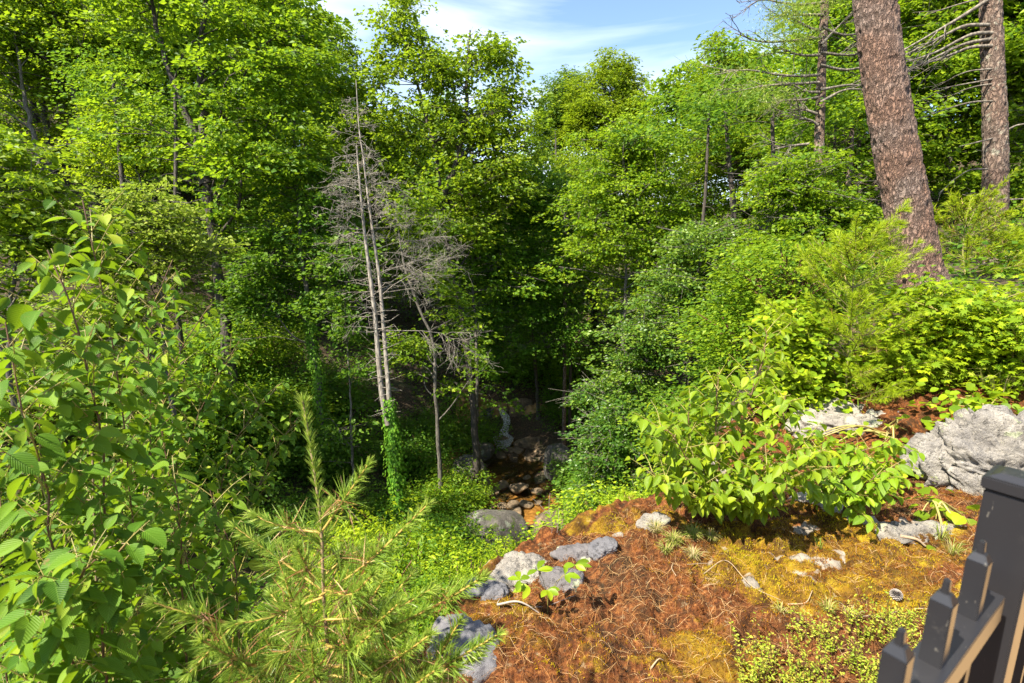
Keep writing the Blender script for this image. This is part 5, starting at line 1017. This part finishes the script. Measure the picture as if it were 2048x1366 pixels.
def young_pine(name, label, base, top, spread, R, whorls, per, Lnew, Lold, w, dn, do, mat='youngpine', rs=.02):
    base = np.array(base); top = np.array(top); sh = []
    for i in range(whorls):
        t = .10 + .80 * (i + R.uniform(-.2, .2)) / (whorls - 1); c = base + (top - base) * max(t, .06)
        for j in range(per + (R.rand() < .4)):
            a = j * 6.283 / per + i * .9 + R.randn() * .35; l = spread * (1.0 - .72 * t) * R.uniform(.45, 1.25); up = l * (.30 + .75 * t) * R.uniform(.7, 1.4); e = c + np.array([math.cos(a) * l, math.sin(a) * l, up]); m = c + (e - c) * .5 - [0, 0, l * .07]; sh.append((c, m, e))
            for k in range(R.randint(2, 6)):
                f_ = R.uniform(.25, .85); k_ = c + (e - c) * f_ - [0, 0, l * .05]; a2 = a + R.choice([-1, 1]) * R.uniform(.5, 1.0); l2 = l * .5 * (1.25 - f_) * R.uniform(.6, 1.2); e2 = k_ + np.array([math.cos(a2) * l2, math.sin(a2) * l2, l2 * R.uniform(.25, .8)]); sh.append((k_, (k_ + e2) / 2, e2))
    return pine_sapling(name, label, [base, (base + top) / 2 + R.randn(3) * .03, top], sh, R, Lnew, Lold, w, dn, do, rs, mat=mat)
b = P(1692, 800, 5.5); b[2] = h1(b[0], b[1])
young_pine('young_white_pine', 'feathery yellow-green young pine beside the brown needle patch', b, P(1712, 478, 5.5), 1.0, RS(1), 9, 5, .085, .11, .0034, 720, 300, rs=.013)
b = P(1925, 600, 7.6); b[2] = h1(b[0], b[1])
young_pine('young_white_pine', 'soft green young pine between the leaning and the lichened pine', b, P(1935, 420, 7.6), 1.05, RS(2), 6, 5, .09, .12, .005, 380, 240, rs=.014)
b = P(1255, 1045, 4.3)
young_pine('young_white_pine', 'tiny yellow-green pine behind the ledge rim left of the white rock', b + np.array([0, 0, -.25]), P(1262, 1000, 4.3), .16, RS(3), 4, 4, .05, .06, .003, 500, 300, rs=.006)
# hemlock sapling in the shade at lower left
R = RS(19); g = Geo(); gn = Geo(); st = smooth_path(grounded([P(215, 1500, 1.75), P(200, 1300, 1.7), P(190, 1100, 1.7), P(185, 900, 1.7)]), 20); root = st[0].copy(); tube(g, st, np.linspace(.009, .003, 20), 6)
for i in range(60):
    t = .1 + .88 * i / 60; c = st[int(t * 19)]; a = i * 2.4; l = .5 * (1.1 - .75 * t) * R.uniform(.7, 1.1); e = c + np.array([math.cos(a) * l, math.sin(a) * l, .02 * l]); q = smooth_path([c, (c + e) / 2 + [0, 0, .03], e], 8); tube(g, q, np.linspace(.003, .001, 8), 4, cap=False)
    for s_ in np.linspace(.15, .95, 9):
        k_ = np.array([np.interp(s_, np.linspace(0, 1, 8), q[:, j]) for j in range(3)])
        for sg in (-1, 1):
            a2 = a + sg * .9; l2 = l * .42 * (1.1 - s_); e2 = k_ + np.array([math.cos(a2) * l2, math.sin(a2) * l2, -.02]); n = max(6, int(l2 / .0035)); tt = R.rand(n)[:, None]; cc = k_ + (e2 - k_) * tt; dv = nrm(e2 - k_); sd = np.cross(dv, [0, 0, 1.]); sgn = np.where(R.rand(n, 1) < .5, -1, 1)
            needles(gn, cc, dv * .5 + sd * sgn + R.randn(n, 3) * .1, .013, .0024, 0, np.clip(.4 + .3 * tt[:, 0], 0, 1), i)
T = thing('hemlock_sapling', root, 'dark feathery hemlock sapling in shade among the left birches', 'sapling'); obj('stem', shift(g, root), PWOOD, T); obj('needles', shift(gn, root), LEAF['dark'], T)

# ------------------------------------------------------------------ ledge cover
R = RS(101)
def ledge_points(n, R, x0=-1.1, x1=4.2, y0=.6, y1=3.9):
    x = R.uniform(x0, x1, n); y = y0 + (y1 - y0) * R.rand(n); ok = (edge_sd(x, y) > .02); return x[ok], y[ok]
def strands(g, x, y, L, w, R, tint, lift=.012, bendmax=1.2, mat=0):
    n = len(x); a = R.uniform(0, 6.283, n); k = R.uniform(-1, 1, n) * bendmax; z = Hf(x, y); S = 6; P_ = []; cx, cy_ = x.copy(), y.copy(); arch = R.uniform(.2, 1, n) * lift
    tl = R.uniform(-.3, .3, n)
    for i in range(S):
        t = i / (S - 1); P_.append(np.column_stack([cx, cy_, Hf(cx, cy_) * .6 + z * .4 + arch * math.sin(math.pi * t) + .004 + tl * L * t * .12])); aa = a + k * t; cx = cx + np.cos(aa) * L / (S - 1); cy_ = cy_ + np.sin(aa) * L / (S - 1)
    P_ = np.stack(P_, 1); D = nrm(np.gradient(P_, axis=1)); sd = np.cross(D, [0, 0, 1.]); ww = (np.broadcast_to(w, (n,))[:, None] * np.array([.9, 1, 1, 1, .9, .4])[None])[..., None]
    top = P_ + np.array([0, 0, 1.]) * ww * .5
    V = np.stack([P_ - sd * ww * .6, top, P_ + sd * ww * .6], 2).reshape(-1, 3)
    F = []
    for i in range(S - 1):
        b0 = i * 3; F += [[b0, b0 + 1, b0 + 4, b0 + 3], [b0 + 1, b0 + 2, b0 + 5, b0 + 4]]
    F = np.array(F); g.add(V, (F[None] + (np.arange(n) * S * 3)[:, None, None]).reshape(-1, 4), mat, np.repeat(tint, len(F)))
g = Geo(); x, y = ledge_points(60000, R); zr, zm, zd = zones(x, y); dist = np.hypot(x, y); keep = R.rand(len(x)) < (.9 - .75 * np.clip(zm, 0, 1) - .5 * (zr > .5)); x, y = x[keep], y[keep]; n = len(x)
strands(g, x, y, R.uniform(.04, .11, n), R.uniform(.0006, .0011, n), R, np.clip(R.rand(n) ** 2.0, 0, 1), lift=.022)
tag(obj('pine_needle_litter', g, LEAF['litter']), 'rust-brown fallen pine needles matted over the ledge', kind='stuff')
g = Geo(); x, y = ledge_points(420000, R); zr, zm, zd = zones(x, y); nz_ = fbm(xy0(x, y, 7.), 3, 52) * .15; keep = (R.rand(len(x)) < .35 + 1.2 * (zm - .3)) & (zr + nz_ < .5); x, y, zm = x[keep], y[keep], zm[keep]; n = len(x)
pos = np.column_stack([x, y, Hf(x, y) - .003]); needles(g, pos, np.column_stack([R.randn(n, 2) * .55, np.ones(n)]), R.uniform(.007, .020, n), .0034, 0, np.clip((zm - .15) * 1.1 + R.randn(n) * .17 + .55 * fbm(xy0(x, y, 9), 3, 58), 0, 1), 5)
tag(obj('moss', g, LEAF['moss']), 'golden and rust moss cushions on the ledge', kind='stuff')
# blueberry ground cover lower right
g = Geo(); n = 2600; x0, y0 = G(1640, 1345)[:2]; x = []; y = []
px = R.uniform(1470, 1900, 9000); py = R.uniform(1240, 1560, 9000)
ok = (py > 1262 + 38 * np.sin(px / 60.) * .5 + np.maximum(0, (1560 - px)) * .6 + R.randn(9000) * 10); q = np.array([G(a, b_)[:2] for a, b_ in zip(px[ok][:2300], py[ok][:2300])]); n = len(q)
q = q[fbm(xy0(q[:, 0], q[:, 1], 9.), 3, 91) > -.22]; n = len(q); b = np.column_stack([q, Hf(q[:, 0], q[:, 1])]); e = b + np.column_stack([R.randn(n, 2) * .025, R.uniform(.03, .15, n)]); sticks(g, b, e, .0011, .0008, 1)
idx = np.repeat(np.arange(n), 9); t = R.uniform(.25, 1.05, len(idx))[:, None]; a = R.uniform(0, 6.283, len(idx)); leaves(g, b[idx] + (e - b)[idx] * t, np.column_stack([np.cos(a), np.sin(a), R.uniform(.1, .9, len(a))]), np.column_stack([R.randn(len(a), 2) * .4, np.ones(len(a))]), R.uniform(.009, .018, len(a)), R.uniform(.004, .008, len(a)), OVAL, 0, np.clip(R.rand(len(a)) ** 1.2, 0, 1))
tag(obj('blueberry_groundcover', g, [LEAF['blue'], STEM]), 'low bright lime-green blueberry leaves at the ledge front', kind='stuff')
# grass tufts
def tuft(px, py, n, L, label, tb, z=0.0, spread=.03, w=.0028):
    c = G(px, py, z); c = np.array([c[0], c[1], float(Hf(np.array([c[0]]), np.array([c[1]]))[0])]); g = Geo(); R = RS(int(px * 7 + py)); a = R.uniform(0, 6.283, n); ll = L * R.uniform(.5, 1.1, n); o = np.column_stack([np.cos(a), np.sin(a), np.zeros(n)]); b = c + o * R.rand(n, 1) * spread
    k = R.uniform(.25, 1.1, n)[:, None]; m = b + (o * k * .35 + [0, 0, .5]) * ll[:, None]; e = b + (o * k * .9 + [0, 0, .72]) * ll[:, None] - np.array([0, 0, .25]) * (k * ll[:, None]); sd = nrm(np.cross(o, [0, 0, 1.])) * w / 2
    V = np.stack([b - sd, b + sd, m - sd, m + sd, e], 1).reshape(-1, 3); bb = np.arange(n)[:, None] * 5; t = np.clip(tb + R.randn(n) * .25, 0, 1); g.add(V, bb + [[0, 1, 3, 2]], 0, t); g.add(V, bb + [[2, 3, 4]], 0, t)
    o_ = obj('grass_tuft', shift(g, c), LEAF['grass'], None, tuple(c)); tag(o_, label, 'grass', 'grass tufts on the ledge')
for a in [(1345, 1110, 150, .11, 'green grass tuft on the crest of the ledge', .3), (1385, 1090, 160, .12, 'tall thin grass on the crest right of the green tuft', .35), (1310, 1075, 120, .10, 'dry pale grass tuft behind the crest', .75), (1385, 1130, 110, .09, 'straw-coloured tuft above the curled twig', .75), (1420, 1095, 90, .08, 'mixed dry tuft on the crest right side', .6),
          (1330, 1125, 100, .08, 'low greenish tuft on the brown needle slope', .45), (1640, 1110, 14, .09, 'few green blades on the golden moss', .1), (1655, 1235, 60, .08, 'yellow-green tuft above the blueberry patch', .35), (1560, 1245, 50, .05, 'small yellow tuft left of the blueberry patch', .5), (1900, 1120, 60, .13, 'fine tall grass by the fence pickets', .4),
          (1880, 1090, 40, .14, 'wispy grass in front of the bare stone rib', .35), (1700, 1245, 60, .06, 'dry yellow tuft left of the pine cone', .6), (1470, 1025, 40, .09, 'grass blades at the birch foot', .3)]:
    tuft(*a[:4], a[4], a[5])
tuft(1990, 830, 90, .35, 'tall dry grass behind the big boulder', .6, z=.1, spread=.2, w=.005)
tuft(2030, 800, 90, .4, 'tall green grass at the right edge behind the boulder', .4, z=.15, spread=.2, w=.005)
# sticks, twigs, cone
def stick(name, pts, r, mat, label, cat='stick', dz=.01):
    w = np.array([G(*q)[:2] for q in pts]); z = Hf(w[:, 0], w[:, 1]); p = smooth_path(np.column_stack([w, z + dz + r]), 18); g = Geo(); tube(g, p, np.linspace(r, r * .5, 18), 7, 0, .15, 3); c = p[0].copy(); tag(obj(name, shift(g, c), mat, None, tuple(c)), label, cat)
stick('dry_twig', [(1405, 1175), (1450, 1145), (1500, 1195), (1560, 1215)], .0025, STRAW, 'long pale twig running across the moss')
stick('dry_twig', [(1372, 1158), (1420, 1143), (1438, 1165), (1430, 1190), (1405, 1192)], .002, STRAW, 'pale twig curled in a hook on the brown needles')
stick('dry_twig', [(1345, 1142), (1342, 1160), (1350, 1178)], .004, STRAW, 'short pale twig standing on the dry needles')
stick('dry_twig', [(1715, 1262), (1750, 1250), (1795, 1272)], .003, STRAW, 'pale arched twig by the blueberry patch')
stick('dry_twig', [(1780, 1237), (1830, 1238), (1870, 1250)], .003, STRAW, 'thin pale twig beside the pine cone')
stick('dry_twig', [(1575, 1215), (1610, 1215), (1622, 1200)], .003, STRAW, 'fine curved twig between the moss patches')
stick('dry_twig', [(1300, 1350), (1315, 1343), (1325, 1340)], .004, STRAW, 'short white splinter at the bottom of the ledge')
stick('fallen_stick', [(995, 1222), (1040, 1236), (1090, 1243)], .006, GREYSTICK, 'grey fallen stick below the seedling')
stick('fallen_stick', [(920, 1262), (975, 1225), (1000, 1210)], .003, GREYSTICK, 'thin dark stick by the broad blue-grey rock')
stick('fallen_stick', [(1010, 1222), (1080, 1212), (1150, 1205)], .002, GREYSTICK, 'thin grey twig above the fallen stick')
stick('fallen_stick', [(1795, 1092), (1830, 1093), (1850, 1096)], .012, STRAW, 'stubby weathered stick on the moss near the bare rib')
# dead upright twigs in front of stream
R = RS(9); A, B, ra = [], [], []
for q in (P(1100, 1078, 3.2), P(1113, 1076, 3.2)): dead_branch(A, B, ra, q + [0, 0, -.1], np.array([.05, 0, 1.]), .30, .0025, R, 1, 0, .8)
ra = np.array(ra); g = Geo(); sticks(g, A, B, ra[:, 0], np.maximum(ra[:, 1], .0012)); c = np.array(A[0]); tag(obj('dead_twigs', shift(g, c), GREYSTICK, None, tuple(c)), 'two bare upright twigs in front of the flat-faced boulder', 'twig')
c = Hs(np.array([G(1788, 1215)[:2]]), .018)[0]; g = Geo(); R = RS(6); n = 90; i = np.arange(n); zc = -1 + 2 * (i + .5) / n; a = i * 2.39996; rr = np.sqrt(1 - zc ** 2); o = np.column_stack([np.cos(a) * rr, np.sin(a) * rr, zc]); pp = o * [.020, .020, .016]
leaves(g, pp * .55, o + [0, 0, .5], np.cross(o, [0, 0, 1.]) * 0 + [0, 0, 1.] - o * .3, .019, .016, OVAL, 0, R.rand(n)); V, F = ICO[3]; g.add(V * [.016, .016, .013], F); tag(obj('pine_cone', g, GREYSTICK, None, tuple(c)), 'open grey pine cone on the ledge near the pickets', 'pine cone')

# ------------------------------------------------------------------ fence
m = M('black_fence_paint'); n1 = m.noise(60, 3, .5, vec=m.coord()); FP = m.done(m.principled(Base_Color=m.mix(m.math('MAXIMUM', m.ramp(m.noise(14, 8, .8, vec=m.coord()), [(.60, 0.), (.74, .8)]), m.ramp(m.noise(160, 2, .6, vec=m.coord((1, 1, .3))), [(.70, 0.), (.74, 1.)])), (.016, .016, .019), (.07, .066, .06)), Roughness=.30, Specular_IOR_Level=.5, Normal=m.bump(n1, .12, .001)))
m = M('rusty_screw'); SCR = m.done(m.principled(Base_Color=m.ramp(m.noise(90, 4, vec=m.coord()), [(.45, (.75, .68, .55)), (.55, (.40, .16, .04))]), Roughness=.4, Metallic=.6))
FD = np.array([.82, .572, 0]); FD = FD / np.linalg.norm(FD); FN = np.array([-FD[1], FD[0], 0]); ZU = np.array([0, 0, 1.])
def boxd(g, c, hx, hy, hz, bev=.0015, taper=1.0, mat=0):
    """box along fence axes with softened edges; centre c"""
    import bmesh
    bm = bmesh.new(); bmesh.ops.create_cube(bm, size=2)
    for v in bm.verts:
        k = taper if v.co.z > 0 else 1; v.co = Vector((v.co.x * hx * k, v.co.y * hy * k, v.co.z * hz))
    bmesh.ops.bevel(bm, geom=bm.edges[:], offset=bev, segments=2, affect='EDGES'); bmesh.ops.triangulate(bm, faces=bm.faces[:]); bm.verts.ensure_lookup_table()
    V = np.array([v.co[:] for v in bm.verts]); F = np.array([[v.index for v in f.verts] for f in bm.faces]); bm.free()
    W = np.asarray(c) + V[:, 0:1] * FD + V[:, 1:2] * FN + V[:, 2:3] * ZU; g.add(W, F, mat, smooth=False)
pt = lambda s, z: np.array([.510, .500, 0]) + FD * s + ZU * z       # s along the fence from the first picket
TIPZ = CAMZ - .322; RAILZ = CAMZ - .412; sp = .1115
ft = pt(.085, 0); ft[2] = h1(ft[0], ft[1]); fence = thing('metal_fence', ft, 'black metal fence with spear-tipped pickets, out of focus in the corner', 'fence')
PH = CAMZ - .285 - ft[2]
g = Geo(); boxd(g, pt(.128, CAMZ - .303 - PH / 2), .026, .026, PH / 2, .002); post = obj('post', shift(g, ft), FP, fence)
g = Geo(); boxd(g, pt(.128, CAMZ - .293), .0295, .0295, .008, .002); boxd(g, pt(.128, CAMZ - .283), .026, .026, .003, .001, .6); cap_ = obj('post_cap', shift(g, ft), FP, fence)
g = Geo(); V, F = ICO[3]; g.add(pt(.128, CAMZ - .299) - FN * .030 + V * [.0045, .0045, .004], F); obj('screw', shift(g, ft), SCR, cap_); cap_.children
for dirn, s0, s1 in ((0, -.62, .071), (1, .125, 1.3)):
    g = Geo(); cz = RAILZ; mid = (s0 + s1) / 2; boxd(g, pt(mid, cz - .0015), (s1 - s0) / 2, .016, .0015, .0006); boxd(g, pt(mid, cz - .018) + FN * .0148, (s1 - s0) / 2, .0014, .0145, .0004); boxd(g, pt(mid, cz - .018) - FN * .0148, (s1 - s0) / 2, .0014, .0145, .0004)
    obj('rail', shift(g, ft), FP, fence)
    g = Geo(); z2 = RAILZ - .9; boxd(g, pt(mid, z2), (s1 - s0) / 2, .015, .014, .001); obj('rail', shift(g, ft), FP, fence)
PZ0 = .25
for s_ in [-i * sp for i in range(0, 6)] + [.196 + i * sp for i in range(8)]:
    g = Geo(); topz = TIPZ - .022; h_ = topz - PZ0; boxd(g, pt(s_, PZ0 + h_ / 2), .0092, .0092, h_ / 2, .001)
    # spear point: shoulders pressed flat into a blunt tip
    boxd(g, pt(s_, topz + .004), .0092, .0092, .0045, .0008, .55); boxd(g, pt(s_, topz + .0150), .0044, .0034, .0075, .0012, .75)
    obj('picket', shift(g, ft), FP, fence)
# wooden deck on the viewer's side of the fence
m = M('deck_boards'); v = m.coord((1, 1, 1), rot=(0, 0, -math.atan2(FD[1], FD[0]))); br = m.n('ShaderNodeTexBrick'); br.inputs['Scale'].default_value = 1; br.inputs['Brick Width'].default_value = 3; br.inputs['Row Height'].default_value = .14; br.inputs['Mortar Size'].default_value = .006
br.inputs['Color1'].default_value = (.62, .40, .19, 1); br.inputs['Color2'].default_value = (.52, .32, .14, 1); br.inputs['Mortar'].default_value = (.02, .015, .01, 1); m.set(br.inputs['Vector'], v); DECK = m.done(m.principled(Base_Color=m.mix(.3, br.outputs[0], m.noise(30, 5, vec=v, col=True), 'MULTIPLY'), Roughness=.6))
g = Geo(); boxd(g, pt(.6, .22) - FN * 1.30, 2.6, 1.2, .03, .004); tag(obj('deck_floor', g, DECK), 'brown wooden deck behind the fence', kind='structure')
print('verts', sum(len(me.vertices) for me in bpy.data.meshes))
